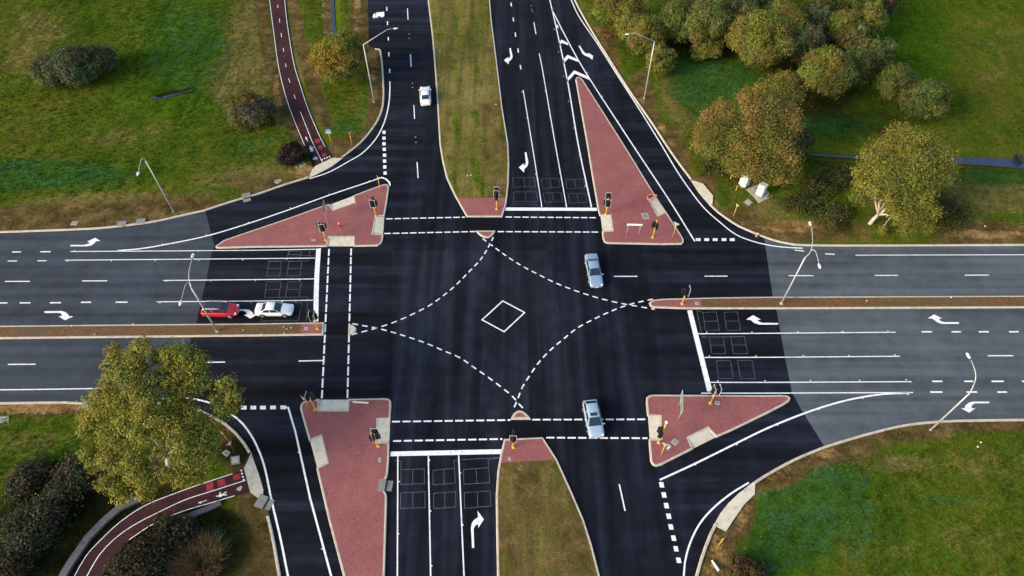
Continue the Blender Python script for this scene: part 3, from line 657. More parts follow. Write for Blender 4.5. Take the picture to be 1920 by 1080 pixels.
line([(1035, 18), (1054, 56), (1080, 105), (1105, 147), (1185, 270), (1259, 382), (1302.5, 452.5)], 0.2, "slanted line right of the chevrons and narrow island")
line([(1050, -50), (1071, 0), (1085, 30), (1120, 82), (1160, 145), (1200, 207), (1239, 270), (1272, 325), (1300, 365), (1322, 392), (1350, 417), (1380, 440), (1410, 452), (1440, 459.5), (1470, 463.5), (1505, 465.5)], 0.2, "long curved edge line of the upper right slip lane", "edge_line")
line([(1604, 478.5), (1920, 477.8), (2300, 477)], LW, "solid line along the top of the right road", "edge_line")
line([(1309, 626), (1440, 625), (1679, 623)], LW, "topmost solid line of the right approach")
line([(1321, 670.3), (1440, 670), (1687, 668)], LW, "second solid line of the right approach")
line([(1332.5, 717), (1440, 717), (1709, 715.7)], LW, "third solid line of the right approach")
line([(1315, 737.3), (1440, 737.2), (1712, 736)], LW, "solid line along the lower right red island")
line([(1704, 737), (1652, 739.5), (1602, 747.5), (1565, 756.5), (1515, 772.5), (1440, 802.5), (1381, 831), (1304, 869), (1237, 900)], 0.2, "slanted line along the lower right slip lane")
line([(1404, 905), (1370, 926), (1335, 955), (1310, 985), (1292.5, 1022), (1284, 1055), (1282, 1080), (1282, 1180)], 0.18, "curved edge line of the lower right slip lane", "edge_line")
line([(746, 855), (745, 1080), (744.5, 1250)], LW, "leftmost solid line of the lower approach", smooth=False)
line([(803, 853), (807.5, 1080), (811, 1250)], LW, "second solid line of the lower approach", smooth=False)
line([(860, 853), (870, 1080), (877, 1250)], LW, "third solid line of the lower approach", smooth=False)
line([(536, 764), (540.5, 764.5), (554, 810), (581, 932), (621, 1080), (650, 1190)], 0.2, "slanted line beside the lower left red island", smooth=False)
line([(294, 748), (347, 746.5), (398, 757), (445, 785), (464, 806), (480, 833), (495, 872), (510, 942), (526, 1010), (540, 1080), (556, 1160)], 0.2, "curved edge line under the big gum tree", "edge_line")
line([(-700, 735), (0, 731), (217, 728)], LW, "edge line of the lower left road", "edge_line")
line([(592, 603), (594, 520), (597.5, 466)], 0.62, "wide stop line before the left crossing", "stop_line")
line([(946.5, 392), (1119, 392.6)], 0.62, "wide stop line before the upper crossing", "stop_line")
line([(1293, 582), (1331, 734)], 0.62, "wide slanted stop line before the right road", "stop_line")
line([(732, 851.2), (939, 846.8)], 0.55, "wide stop line before the lower crossing", "stop_line")
def segs(lst, w, label, name="dashed_line"):
    mb = MB()
    for a, b in lst: strip(mb, [W(*a).xy, W(*b).xy], w, PZ)
    return paint(name, mb, label)
segs([((722, -55), (723, -46)), ((723.5, -22), (724.3, -14)), ((725, 13), (725.3, 20)), ((726.5, 40), (726.8, 47)), ((728, 69.5), (728.3, 76)), ((729, 98), (729.3, 106)), ((730.5, 129), (730.7, 137))], 0.2, "short dashes beside the truck symbol")
segs([((760, -60), (761, -40)), ((764, 16), (765, 37)), ((769.5, 102), (771, 125)), ((776, 197), (777.3, 223)), ((782, 304), (784, 334))], 0.15, "long dashes between the two outgoing upper lanes")
segs([((951, -45), (952.5, -37)), ((954.5, -20), (956, -12)), ((958, 5), (959, 12)), ((962, 33), (963, 40)), ((966, 61), (967, 69)), ((971, 91), (972, 99)), ((975.5, 122), (976.8, 130))], 0.2, "short dashes beside the upper turn arrow")
segs([((992, 0 - 50), (996, -30)), ((1001, 42), (1005, 64))], 0.15, "long dashes in the middle of the upper approach")
segs([((1490, 469), (1508, 471)), ((1547, 476), (1565, 477))], 0.18, "two slanted dashes at the end of the upper right slip lane")
segs([((1151, 518.3), (1195, 518.3)), ((1321, 518), (1364, 517.8)), ((1479, 517), (1525, 517)), ((1640, 516.5), (1684, 516.4)), ((1809, 516), (1854, 515.8)), ((1975, 515), (2020, 515))], 0.15, "long dashes along the upper right road")
for y0, lst, lb in ((622.3, [(1728, 1747), (1784, 1802), (1835, 1854), (1892, 1910), (1946, 1964)], "short dashes beside the far turn arrow of the right approach"), (715.2, [(1748, 1767), (1808, 1825), (1859, 1882), (1916, 1935)], "short dashes above the left turn arrow of the right approach"), (735.3, [(1744, 1767), (1812, 1832), (1870, 1888), (1926, 1945)], "lower row of short dashes of the right approach"), (667.2, [(1852, 1900)], "single long dash in the middle of the right approach")):
    segs([((a, y0), (b, y0-0.2)) for a, b in lst], 0.2 if y0 != 667.2 else .15, lb)
segs([((1161, 908), (1172, 958))], 0.15, "single long dash on the lower exit road")
segs([((15, 683.3), (67, 683)), ((192, 682), (240, 681.3)), ((376, 679.5), (422, 679)), ((560, 677), (606, 676))], 0.15, "long dashes along the lower left road")
segs([((9, 527.8), (56, 527.6)), ((154, 526.9), (201, 526.6))], 0.15, "two long dashes on the left approach")
segs([((-60, 568.5), (-40, 568.5)), ((-5, 568.3), (14, 568.2)), ((37, 568), (57, 567.9)), ((94, 567.8), (114.5, 567.6)), ((152, 567), (171, 566.8)), ((217, 566.7), (239, 566.6))], 0.2, "short dashes above the left turn arrow beside the mulched median")
segs([((23, 472.6), (39.5, 472.5)), ((76, 472.2), (95, 472)), ((-25, 473), (-8, 473))], 0.2, "upper row of short dashes of the left approach")
segs([((14.5, 489.5), (32, 489.4)), ((70.5, 489), (87, 489)), ((-40, 489.8), (-22, 489.8))], 0.16, "lower row of short dashes of the left approach")
def dashed(pl, on, off, w, label, name="dashed_line", smooth=True, start=0.0):
    mb = MB(); dashes(mb, GWl(pl, smooth), on, off, w, PZ+0.002, start); return paint(name, mb, label)
XW = 0.2
dashed([(617, 467), (603.5, 747)], 1.25, 0.33, XW, "left dashed line of the left crossing", "crossing_line"); dashed([(658.5, 466), (651.5, 746)], 1.25, 0.33, XW, "right dashed line of the left crossing", "crossing_line")
dashed([(724, 410.5), (872, 407.3)], 0.92, 0.27, XW, "upper left dashed line of the upper crossing", "crossing_line"); dashed([(948, 407), (1117, 408.3)], 0.92, 0.27, XW, "upper right dashed line of the upper crossing", "crossing_line")
dashed([(720.5, 438), (891, 434.3)], 0.92, 0.27, XW, "lower left dashed line of the upper crossing", "crossing_line"); dashed([(933, 434.4), (1126, 435.3)], 0.92, 0.27, XW, "lower right dashed line of the upper crossing", "crossing_line")
dashed([(735, 790.8), (957, 787.6)], 0.92, 0.27, XW, "upper left dashed line of the lower crossing", "crossing_line"); dashed([(998, 787), (1213, 786.3)], 0.92, 0.27, XW, "upper right dashed line of the lower crossing", "crossing_line")
dashed([(737, 827), (942, 823.3)], 0.92, 0.27, XW, "lower left dashed line of the lower crossing", "crossing_line"); dashed([(1024, 820.7), (1214, 821.7)], 0.92, 0.27, XW, "lower right dashed line of the lower crossing", "crossing_line")
dashed([(925, 445), (917.5, 460), (902.5, 485), (880, 509), (850, 539), (810, 570), (780, 586), (747.5, 601), (715, 612.5), (677.5, 623), (659, 627.7)], 0.72, 0.55, 0.17, "dashed turning curve from the upper nose to the left nose", "turn_guide_line")
dashed([(661, 607), (682.5, 611), (705, 615), (732.5, 622), (765, 632), (797.5, 643), (830, 657), (862.5, 671), (890, 690), (917.5, 709), (945, 730), (959, 741), (973, 757.5), (988, 773)], 0.72, 0.55, 0.17, "dashed turning curve from the left nose to the lower nose", "turn_guide_line")
dashed([(905, 447.5), (930, 466), (955, 484), (982.5, 501), (1010, 515), (1040, 530), (1067.5, 541), (1090, 549), (1122.5, 559), (1155, 567), (1192.5, 574), (1227.5, 580)], 0.72, 0.55, 0.17, "dashed turning curve from the upper nose to the right median tip", "turn_guide_line")
dashed([(1224, 561), (1200, 566), (1175, 572.5), (1142.5, 585), (1112.5, 599), (1082.5, 615), (1057.5, 635), (1032.5, 656), (1010, 680), (991, 707.5), (980, 725), (970, 750), (961, 771)], 0.72, 0.55, 0.17, "dashed turning curve from the right median tip to the lower nose", "turn_guide_line")
dm = MB(); D = gw([(942.5, 563), (985.5, 586), (945.5, 623.5), (902, 600)]); D = ccw(D); Di = offset(D, 0.17)
dm.add([(p.x, p.y, PZ) for p in D]+[(p.x, p.y, PZ) for p in Di], [(i, (i+1) % 4, 4+(i+1) % 4, 4+i) for i in range(4)]); paint("diamond_marking", dm, "white painted diamond in the middle of the junction")
def blocks(cs, lx, ly, label):
    mb = MB()
    for x, y in cs:
        mb.add([W(x+dx*lx/2, y+dy*ly/2, PZ) for dx, dy in ((-1, 1), (1, 1), (1, -1), (-1, -1))], [(0, 1, 2, 3)])
    paint("give_way_line", mb, label)
blocks([(720, 248), (720, 259), (720, 269.5), (720.5, 280), (721, 291), (721, 302), (721.5, 313), (722, 324.5)], 6, 6, "row of give way blocks across the upper left slip lane")
blocks([(1309, 449.3), (1325, 449.3), (1341, 449.3), (1357.5, 449.3), (1373, 449.3)], 9, 5, "row of give way blocks across the upper right slip lane")
blocks([(457, 764.3), (475, 764.3), (493, 764.2), (512, 764), (531, 763.8)], 10.5, 6.8, "row of give way blocks across the lower left slip lane")
mb = MB()
for x, y in [(1240.5, 909), (1245, 928), (1249.5, 948), (1254, 968), (1258, 988), (1263, 1009), (1267.5, 1029), (1272.5, 1050.5)]:
    mb.add([W(x+a, y+b, PZ) for a, b in ((-3, 5), (5.2, 5), (3, -5), (-5.2, -5))], [(0, 1, 2, 3)])
paint("give_way_line", mb, "row of give way blocks across the lower right slip lane")
def decal(name, polys, label, z=PZ, mat="paint", pz=0.0):
    mb = MB()
    for pl in polys:
        P = ccw(gw(pl, z)); n = len(P)
        v, e, f, *_ = delaunay_2d_cdt(P, [(i, (i+1) % n) for i in range(n)], [], 1, 1e-6)
        f = [t if (v[t[1]]-v[t[0]]).cross(v[t[2]]-v[t[0]]) > 0 else t[::-1] for t in f]
        mb.add([(p.x, p.y, z) for p in v], f)
    return paint(name, mb, label, None, mat)
def zz(x0, y0, s, pts): return [(x0+a/s, y0+b/s) for a, b in pts]
decal("turn_arrow", [zz(0, 270, 4, [(528, 757), (630, 757), (655, 750), (675, 742), (655, 731), (715, 703), (753, 727), (722, 729), (705, 748), (680, 762), (650, 767), (528, 767)])], "left turn arrow on the old asphalt of the left approach")
decal("turn_arrow", [zz(0, 540, 4, [(333, 174), (460, 172), (490, 180), (508, 195), (517, 211), (549, 213), (487, 242), (440, 212), (464, 210), (462, 198), (452, 187), (335, 187)])], "right turn arrow on the old asphalt of the left approach")
decal("turn_arrow", [zz(370, 550, 8, [(625, 240), (740, 240), (790, 255), (825, 285), (842, 320), (897, 318), (795, 378), (695, 320), (740, 318), (736, 290), (700, 263), (625, 262)])], "right turn arrow between the red and white waiting cars")
decal("turn_arrow", [[(1399, 599), (1412, 591), (1426.5, 599), (1420, 600), (1424, 603.5), (1430, 605.3), (1459, 605.5), (1459, 608.7), (1424, 608.7), (1414, 605.5), (1407.5, 600)]], "right turn arrow beside the right median on fresh asphalt")
decal("turn_arrow", [zz(1440, 540, 4, [(1198, 228), (1245, 198), (1306, 228), (1280, 230), (1292, 246), (1320, 256), (1432, 256), (1432, 269), (1305, 269), (1265, 255), (1232, 229)])], "right turn arrow on the old asphalt of the right approach")
decal("turn_arrow", [zz(1440, 540, 4, [(1660, 852), (1540, 852), (1505, 860), (1482, 880), (1474, 901), (1445, 902), (1510, 935), (1555, 902), (1526, 900), (1530, 878), (1550, 865), (1660, 864)])], "left turn arrow on the old asphalt of the right approach")
decal("turn_arrow", [zz(480, 810, 4, [(1620, 870), (1612, 720), (1618, 685), (1635, 660), (1665, 640), (1661, 590), (1709, 655), (1668, 718), (1664, 690), (1642, 705), (1632, 728), (1637, 868)])], "right turn arrow in the lower approach lane")
a9 = zz(960, 270, 4, [(95, 62), (108, 62), (122, 130), (120, 155), (110, 172), (93, 186), (90, 213), (51, 175), (88, 145), (87, 162), (99, 155), (104, 135)])
decal("turn_arrow", [a9], "right turn arrow near the upper stop line")
decal("turn_arrow", [[(955+(x-984)*0.92, 105+(y-304)*0.8) for x, y in a9]], "right turn arrow further up the upper approach")
decal("turn_arrow", [zz(960, 0, 4, [(498, 343), (509, 343), (532, 378), (550, 398), (577, 406), (567, 393), (608, 418), (603, 448), (580, 430), (545, 416), (528, 402)])], "left turn arrow on the upper right slip lane")
decal("truck_symbol", [[(704.7, 23.6), (720.2, 22), (720.6, 30.2), (705.2, 30.8)], [(698.6, 31), (699.5, 28.2), (700.8, 25.6), (702.6, 25), (703.6, 26), (704.6, 30.4), (708.6, 31.2), (708, 32.6), (698.8, 33)], [(699.8, 33.2), (703.6, 33), (703.2, 34.1), (700.2, 34.2)], [(705.8, 32.4), (708.8, 32), (708.6, 33.3), (706.2, 33.5)], [(713.2, 30.6), (719.2, 30.2), (719.0, 32), (717.4, 32.2), (716.4, 31.4), (715.6, 32.3), (714, 32.3)]], "white truck symbol painted in the widened bay")
cr = 7.714
for pl, lb in (([(325, 200), (348, 205), (358, 225), (366, 256), (352, 244), (334, 256)], "smallest chevron where the two lines part"), ([(372, 472), (405, 418), (495, 462), (506, 502), (415, 465), (380, 508)], "small chevron in the painted wedge"), ([(424, 718), (495, 638), (635, 700), (655, 744), (507, 688), (432, 770)], "middle chevron in the painted wedge"), ([(479, 990), (590, 862), (785, 948), (814, 1002), (600, 912), (487, 1036)], "largest chevron above the narrow red island")):
    decal("chevron_marking", [zz(1000, 20, cr, pl)], lb)
# saw cut detector loops
def loops(polys, along, label):
    mb = MB(); w = 0.042
    for q in polys:
        P = gw(q)
        for i in range(4): strip(mb, [P[i], P[(i+1) % 4]], w, PZ-0.002)
        if along == "h": strip(mb, [P[0].lerp(P[3], .5), P[1].lerp(P[2], .5)], w, PZ-0.001)
        if along == "v": strip(mb, [P[0].lerp(P[1], .5), P[3].lerp(P[2], .5)], w, PZ-0.001)
    paint("detector_loop", mb, label, None, "scratch")
loops([zz(480, 270, 4, q) for q in ([(97, 883), (190, 880), (178, 990), (77, 990)], [(247, 882), (343, 878), (330, 990), (232, 990)])], "h", "saw cut loops in the second lane of the left approach")
loops([[(500, 528.5), (527.5, 528.5), (522.5, 557.5), (496, 557.5)], [(540, 528.5), (565, 528.5), (561, 557), (535, 557.5)]], "h", "saw cut loops in the third lane of the left approach")
loops([[(541, 471.5), (566, 471), (562.5, 482), (538, 482.5)]], "h", "saw cut loop in the narrow top lane of the left approach")
loops([[(494, 569), (566, 568), (560, 601), (490, 602)]], "", "saw cut loop under the white waiting car")
for L, lb in (([[(5, 255), (165, 252), (180, 322), (12, 323)], [(12, 360), (183, 358), (195, 430), (15, 432)]], "saw cut loops in the turn lane of the upper approach"), ([[(218, 262), (350, 258), (362, 325), (230, 333)], [(235, 370), (367, 363), (380, 432), (245, 437)]], "saw cut loops in the middle lane of the upper approach"), ([[(402, 266), (535, 262), (548, 328), (413, 335)], [(420, 375), (550, 370), (565, 437), (432, 445)]], "saw cut loops in the outer lane of the upper approach")):
    loops([zz(960, 270, 4, q) for q in L], "v", lb)
for L, lb in (([[(1087, 282), (1262, 277), (1263, 387), (1087, 395)], [(1085, 457), (1268, 448), (1268, 567), (1083, 573)]], "saw cut loops in the left lane of the lower approach"), ([[(1328, 287), (1488, 272), (1495, 383), (1328, 397)], [(1333, 460), (1497, 447), (1500, 563), (1333, 575)]], "saw cut loops in the middle lane of the lower approach"), ([[(1555, 282), (1745, 268), (1752, 380), (1560, 392)], [(1562, 455), (1757, 442), (1762, 555), (1565, 573)]], "saw cut loops in the right lane of the lower approach")):
    loops([zz(480, 810, 4, q) for q in L], "v", lb)
for L, al, lb in (([[(1432, 183), (1532, 180), (1555, 317), (1450, 318)], [(1590, 182), (1690, 180), (1715, 317), (1610, 318)]], "h", "saw cut loops in the turn lane of the right approach"), ([[(1480, 368), (1583, 366), (1603, 492), (1497, 492)], [(1640, 365), (1743, 363), (1768, 492), (1660, 492)]], "h", "saw cut loops in the second lane of the right approach"), ([[(1532, 545), (1637, 543), (1660, 677), (1550, 680)], [(1690, 543), (1800, 543), (1825, 680), (1715, 680)]], "", "saw cut loops in the third lane of the right approach")):
    loops([zz(960, 540, 4, q) for q in L], al, lb)
def cuts(lst, label):
    mb = MB()
    for pl in lst: strip(mb, gw(pl), 0.045, PZ-0.003)
    paint("saw_cut", mb, label, None, "scratch")
cuts([zz(480, 270, 4, [(90, 880), (395, 878), (405, 795)]), zz(480, 540, 4, [(165, 70), (388, 67), (378, 250)]), zz(480, 270, 4, [(250, 800), (240, 830), (440, 840)])], "thin saw cuts leading across the left approach")
cuts([zz(480, 810, 4, [(1488, 270), (1485, 212), (1820, 192)]), zz(480, 810, 4, [(1745, 268), (1740, 208), (1825, 195)]), zz(480, 810, 4, [(1087, 285), (1088, 218), (1035, 216)])], "thin saw cuts leading across the lower approach")
cuts([zz(960, 540, 4, [(1432, 183), (1385, 170), (1428, 365), (1480, 368)]), zz(960, 540, 4, [(1740, 365), (1428, 368)])], "thin saw cuts leading across the right approach")
cuts([zz(960, 270, 4, [(195, 452), (0, 450)]), zz(960, 270, 4, [(600, 455), (640, 453)])], "thin saw cuts leading across the upper approach")
# path paint
PPZ = ZP + 0.008
def pline(pl, w, label, smooth=True):
    mb = MB(); P = gw(pl, PPZ); strip(mb, catmull(P, 0.7) if smooth else P, w, PPZ); paint("path_line", mb, label)
pline([(x+1.4, y) for x, y in PATH_NW_L[:-1]] + [(571.5, 273)], 0.09, "white edge line on the field side of the upper red path")
pline([(x-1.4, y) for x, y in PATH_NW_R[:-1]] + [(609.5, 275.5)], 0.09, "white edge line on the road side of the upper red path")
pline([(563, 209), (572, 232), (587.5, 270), (604.5, 304)], 0.09, "white centre line at the foot of the upper red path")
mb = MB()
for a, b in [((518.5, -20), (519.3, -13)), ((520.7, 9), (521, 15)), ((523.8, 35), (524.4, 42)), ((527, 62), (528, 70)), ((531, 90), (532, 97)), ((535.2, 119), (536.4, 126)), ((541, 147), (543.7, 155)), ((551.2, 177.5), (554.2, 185.5))]: strip(mb, [W(*a, PPZ).xy, W(*b, PPZ).xy], 0.09, PPZ)
paint("path_line", mb, "white centre dashes up the upper red path")
pline([(x, y+1.2) for x, y in PATH_SW_T[:-1]], 0.09, "white edge line of the lower red path under the gum tree")
pline([(110, 1210), (145, 1110), (163, 1080), (185, 1042), (215, 1010), (250, 985), (300, 959), (350, 936), (400, 920), (460, 900.5)], 0.09, "white centre line of the lower red path")
pline([(242, 1012), (282, 985.5), (337, 960.5), (400, 941.5), (440, 929.5)], 0.09, "white edge line on the lower side of the lower red path")
s1 = 10.8
def pdecal(name, polys, label, mat="paint"): return decal(name, polys, label, PPZ+0.002, mat)
pdecal("path_arrow", [zz(560, 220, s1, [(143, 388), (180, 430), (165, 432), (190, 485), (180, 490), (155, 436), (132, 440)])], "small white arrow on the upper red path")
pdecal("pedestrian_symbol", [zz(560, 220, s1, [(225, 572), (247, 572), (250, 592), (270, 605), (302, 612), (300, 626), (272, 624), (275, 640), (305, 675), (292, 690), (265, 662), (258, 695), (238, 695), (240, 650), (212, 632), (214, 620), (236, 610)])], "white walking figure on the upper red path")
pdecal("path_arrow", [zz(360, 860, 7.714, [(82, 640), (130, 615), (128, 627), (215, 595), (218, 603), (132, 636), (135, 650)])], "small white arrow on the lower red path")
pdecal("pedestrian_symbol", [zz(360, 860, 7.714, [(340, 540), (352, 530), (368, 540), (395, 520), (402, 480), (415, 480), (415, 515), (440, 510), (495, 472), (500, 488), (455, 515), (505, 515), (505, 528), (440, 535), (412, 558), (390, 550), (360, 553)])], "white walking figure on the lower red path")
def ring_poly(cx, cy, rx, ry, t, n=10):
    out = []
    for k in range(n):
        a, b = 2*math.pi*k/n, 2*math.pi*(k+1)/n
        out.append([(cx+rx*math.cos(a), cy+ry*math.sin(a)), (cx+rx*math.cos(b), cy+ry*math.sin(b)), (cx+(rx-t)*math.cos(b), cy+(ry-t)*math.sin(b)), (cx+(rx-t)*math.cos(a), cy+(ry-t)*math.sin(a))])
    return out
def bar(a, b, t):
    a, b = Vector(a), Vector(b); d = (b-a).normalized(); n_ = Vector((-d.y, d.x))*t/2
    return [tuple(a-n_), tuple(b-n_), tuple(b+n_), tuple(a+n_)]
pdecal("bicycle_symbol", ring_poly(589.2, 297.6, 2.2, 2.0, .8) + ring_poly(593.4, 296.6, 2.2, 2.0, .8) + [bar((589.2, 297.4), (591.2, 294.2), .7), bar((591.2, 294.2), (593.4, 296.6), .7), bar((590.8, 293.2), (592.8, 293.4), .7), bar((591.2, 297.6), (592.2, 294.2), .7)], "white bicycle symbol on the upper red path")
pdecal("bicycle_symbol", ring_poly(451.7, 914.2, 2.2, 3.0, .8) + ring_poly(448.6, 918.4, 2.6, 2.2, .8) + [bar((451.7, 914.2), (446.5, 914.8), .7), bar((446.5, 914.8), (448.6, 918.4), .7), bar((444.5, 917.8), (446.6, 913.4), .7), bar((442.5, 919.5), (446.5, 916), .7)], "white bicycle symbol on the lower red path")
def ell(cx, cy, rx, ry, n=14): return [(cx+rx*math.cos(2*math.pi*k/n), cy+ry*math.sin(2*math.pi*k/n)) for k in range(n)]
for q, lb in ((ell(595, 264.3, 5.6, 4.7), "topmost red warning patch on the upper path"), (ell(600.5, 276.2, 4.6, 4.6), "middle red warning patch on the upper path"), (ell(607.4, 290.2, 4.2, 3.9), "red warning patch nearest the kerb on the upper path"),
              (zz(360, 860, 7.714, [(200, 355), (305, 325), (312, 450), (210, 472)]), "red warning square furthest along the lower path"), (zz(360, 860, 7.714, [(365, 310), (470, 288), (487, 385), (375, 402)]), "middle red warning square on the lower path"), (zz(360, 860, 7.714, [(590, 240), (692, 215), (706, 290), (600, 316)]), "red warning square nearest the kerb on the lower path")):
    pdecal("warning_patch", [q], lb, "redpatch")
for cs, lb, r in (([(604.5, 299.2), (608.8, 297), (613.4, 295.4), (618.2, 293.8)], "white dots across the foot of the upper path", 1.3), ([(452.5, 882.2), (453.8, 888), (455.4, 894), (457.2, 899.6)], "white dots across the end of the lower path", 1.7)):
    pdecal("path_dots", [[(x-r, y+r*.8), (x+r, y+r*.8), (x+r, y-r*.8), (x-r, y-r*.8)] for x, y in cs], lb)

# raised reflectors beside the painted lines
def reflectors(pts, label, group, rz=0.0):
    first = None
    for x, y in pts:
        if first is None:
            b = MB().box((0, 0, 0.02), (0.13, 0.13, 0.035), taper=0.7)
            first = b.build("road_reflector", M["white"]); first.location = W(x, y, 0.012); first.rotation_euler = (0, 0, rz); tag(first, label, "reflector", group)
        else:
            c = first.copy(); COL.objects.link(c); c.location = W(x, y, 0.012)
reflectors([(139.7, 470), (220.5, 468.8), (304.5, 457.5), (387, 440.5), (466, 417), (617.5, 364.2), (544, 390), (692.5, 339.2)], "small white reflector on the upper side of the upper left slip lane line", "reflectors along the upper left slip lane line")
reflectors([(127, 490), (209, 489.5), (291, 489), (373, 488), (455, 487.5), (538, 486)], "small white reflector under the top lane line of the left approach", "reflectors under the top lane line of the left approach")
reflectors([(312, 528), (395, 527.5), (479, 526.5), (562, 525)], "small white reflector under the middle line of the left approach", "reflectors under the middle line of the left approach")
reflectors([(300, 568), (385, 567.5), (423, 567), (470.5, 566.5), (555, 565.5)], "small white reflector under the line above the waiting cars", "reflectors under the line above the waiting cars")
reflectors([(1325, 623), (1410, 622.5), (1496, 621.8), (1580, 621.5), (1665, 620.5), (1330, 667.5), (1417.5, 667.3), (1506, 666.8), (1591.5, 666.3), (1678, 665.3), (1346, 714), (1434.5, 714), (1520, 713.3), (1612, 713), (1699, 712)], "small white reflector on the upper side of a right approach line", "reflectors on the right approach lines")
reflectors([(1703, 739.5), (1618, 746.8), (1535.5, 767.5), (1457.5, 797.3), (1381.5, 834), (1304, 871.5)], "small white reflector under the lower right slip lane line", "reflectors under the lower right slip lane line")
reflectors([(1036.5, 18), (1052, 54), (1075, 95), (1101.5, 136), (1129.5, 180.5), (1159, 227.5), (1191, 277), (1224, 329), (1258.5, 382), (1296, 440)], "small white reflector right of the upper right slip lane line", "reflectors along the upper right slip lane line")
reflectors([(1039.5, 55), (1047.5, 97.5), (1056.5, 143), (1066, 190), (1076, 240), (1086.5, 292.5), (1098, 349)], "small white reflector beside the line left of the narrow island", "reflectors beside the line left of the narrow island")
reflectors([(979, 172.5), (987.5, 221), (1004.5, 327), (1015, 386), (1022, 171), (1031, 220), (1049.5, 324), (1061, 385)], "small white reflector on an upper approach lane line", "reflectors on the upper approach lane lines")
reflectors([(748.5, 903), (747.5, 1001), (805.5, 863), (807.5, 958), (809.5, 1061), (863.5, 887), (868, 984)], "small white reflector beside a lower approach line", "reflectors beside the lower approach lines")
reflectors([(559.5, 848), (580.5, 936), (603.5, 1029)], "small white reflector beside the lower left slip lane line", "reflectors beside the lower left slip lane line")
reflectors([(767, 64), (767.5, 72), (773, 156), (773.5, 164), (779.3, 257), (780, 267), (996, 11), (997, 18), (998, 22)], "small white reflector between the lane dashes of the upper road", "reflectors between the upper road dashes")

# ------------------------------------------------------------------ street lamps
def lamp(base, h, arms, label, group, r0=0.11, r1=0.065, bz=0.0):
    """arms: list of ([(px,py,z)...], (px,py,z) of the lamp head)"""
    B = W(*base, bz); root = empty("street_lamp", B); tag(root, label, "street lamp", group)
    MB().tube([(0, 0, -0.15), (0, 0, h*0.5), (0, 0, h)], [r0, (r0+r1)/2, r1], 10).build("pole", M["galv"], root, True)
    MB().box((0, 0, 0.015), (0.42, 0.42, 0.03)).tube([(0, 0, 0), (0, 0, 0.25)], [r0+0.05, r0+0.03], 10).build("base_plate", M["galv"], root)
    for pts, hd in arms:
        P = [Vector((0, 0, h-0.02))] + [W(*p)-B for p in pts]; T = W(*hd)-B
        d = (T-P[-1]).normalized(); dh = Vector((d.x, d.y, d.z*0.4)).normalized()
        Q = []
        for i in range(len(P)-1):
            p0, p1, p2, p3 = P[max(0, i-1)], P[i], P[i+1], P[min(len(P)-1, i+2)]
            if len(P) < 4: Q += [p1]; continue
            for k in range(4):
                t = k/4; Q.append(0.5*((2*p1)+(p2-p0)*t+(2*p0-5*p1+4*p2-p3)*t*t+(3*p1-p0-3*p2+p3)*t**3))
        Q += [P[-1], T-dh*0.32]
        MB().tube(Q, [0.055-0.02*i/len(Q) for i in range(len(Q))], 8).build("arm", M["galv"], root, True)
        up = Vector((0, 0, 1)); side = dh.cross(up).normalized(); up2 = side.cross(dh)
        R = Matrix((dh, side, up2)).transposed()
        vs, fs = [], []; st = [(-0.36, .05, .05), (-0.25, .12, .09), (0.0, .19, .12), (0.25, .17, .11), (0.4, .10, .07), (0.45, .03, .03)]; n = 10
        for x, w, t in st:
            for k in range(n): vs.append(T + R @ Vector((x, w*math.cos(2*math.pi*k/n), t*math.sin(2*math.pi*k/n)*(0.6 if k > n/2 else 1))))
        for i in range(len(st)-1):
            for k in range(n): fs.append((i*n+k, (i+1)*n+k, (i+1)*n+(k+1) % n, i*n+(k+1) % n))
        fs += [tuple(range(n)), tuple((len(st)-1)*n+k for k in range(n-1, -1, -1))]
        hd_ = MB().add(vs, fs).build("lamp_head", M["lampwhite"], root, True)
        MB().tube([T-dh*0.46, T-dh*0.30], 0.085, 8).build("collar", M["photocell"], hd_)
        MB().tube([T+R@Vector((0.02, 0, -0.06)), T+R@Vector((0.02, 0, -0.10))], [0.15, 0.11], 10).build("lens", M["lampglass"], hd_)
        MB().tube([T+R@Vector((-0.05, 0, 0.10)), T+R@Vector((-0.05, 0, 0.2))], 0.045, 8).build("sensor", M["photocell"], hd_)
    return root
lamp((702, 192), 10.7, [([(726, 55.5, 11.7), (731, 54.3, 11.75)], (741, 53.5, 11.75))], "tall straight grey street lamp by the widened bay with its arm over the upper road", "street lamps with a straight outreach arm", .12, .07)
lamp((1207.5, 186), 10.7, [([(1192, 62.3, 11.7), (1187, 62, 11.75)], (1177, 64, 11.75))], "tall straight grey street lamp on the brown verge of the upper right slip lane", "street lamps with a straight outreach arm", .12, .07)
lamp((326, 397.5), 9.6, [([(269.5, 297.6, 10.1), (266.5, 297.2, 10.3), (263.5, 303, 10.3), (261, 314, 10.2)], (259.2, 324.5, 10.1))], "curved single arm street lamp standing in the upper left field", "street lamps with a curved arm", .10, .06)
lamp((1744, 807), 8.4, [([(1823, 728, 8.95), (1828.5, 714, 9.4), (1829.5, 702, 9.8), (1826, 688, 10.1), (1821, 676, 10.2)], (1816.3, 668, 10.2))], "curved single arm street lamp on the lower right verge", "street lamps with a curved arm", .11, .07)
lamp((1465, 569), 9.0, [([(1518.5, 474, 9.5), (1523, 459, 9.9), (1523.5, 444, 10.1), (1521.8, 430, 10.2)], (1519.5, 420, 10.2)), ([(1517.5, 475, 9.3), (1523, 468.5, 9.8), (1529, 471.5, 9.9), (1533, 483, 9.9)], (1536.5, 498, 9.8))], "double arm street lamp on the right mulched median", "street lamps with two curved arms", .12, .08, IZ)
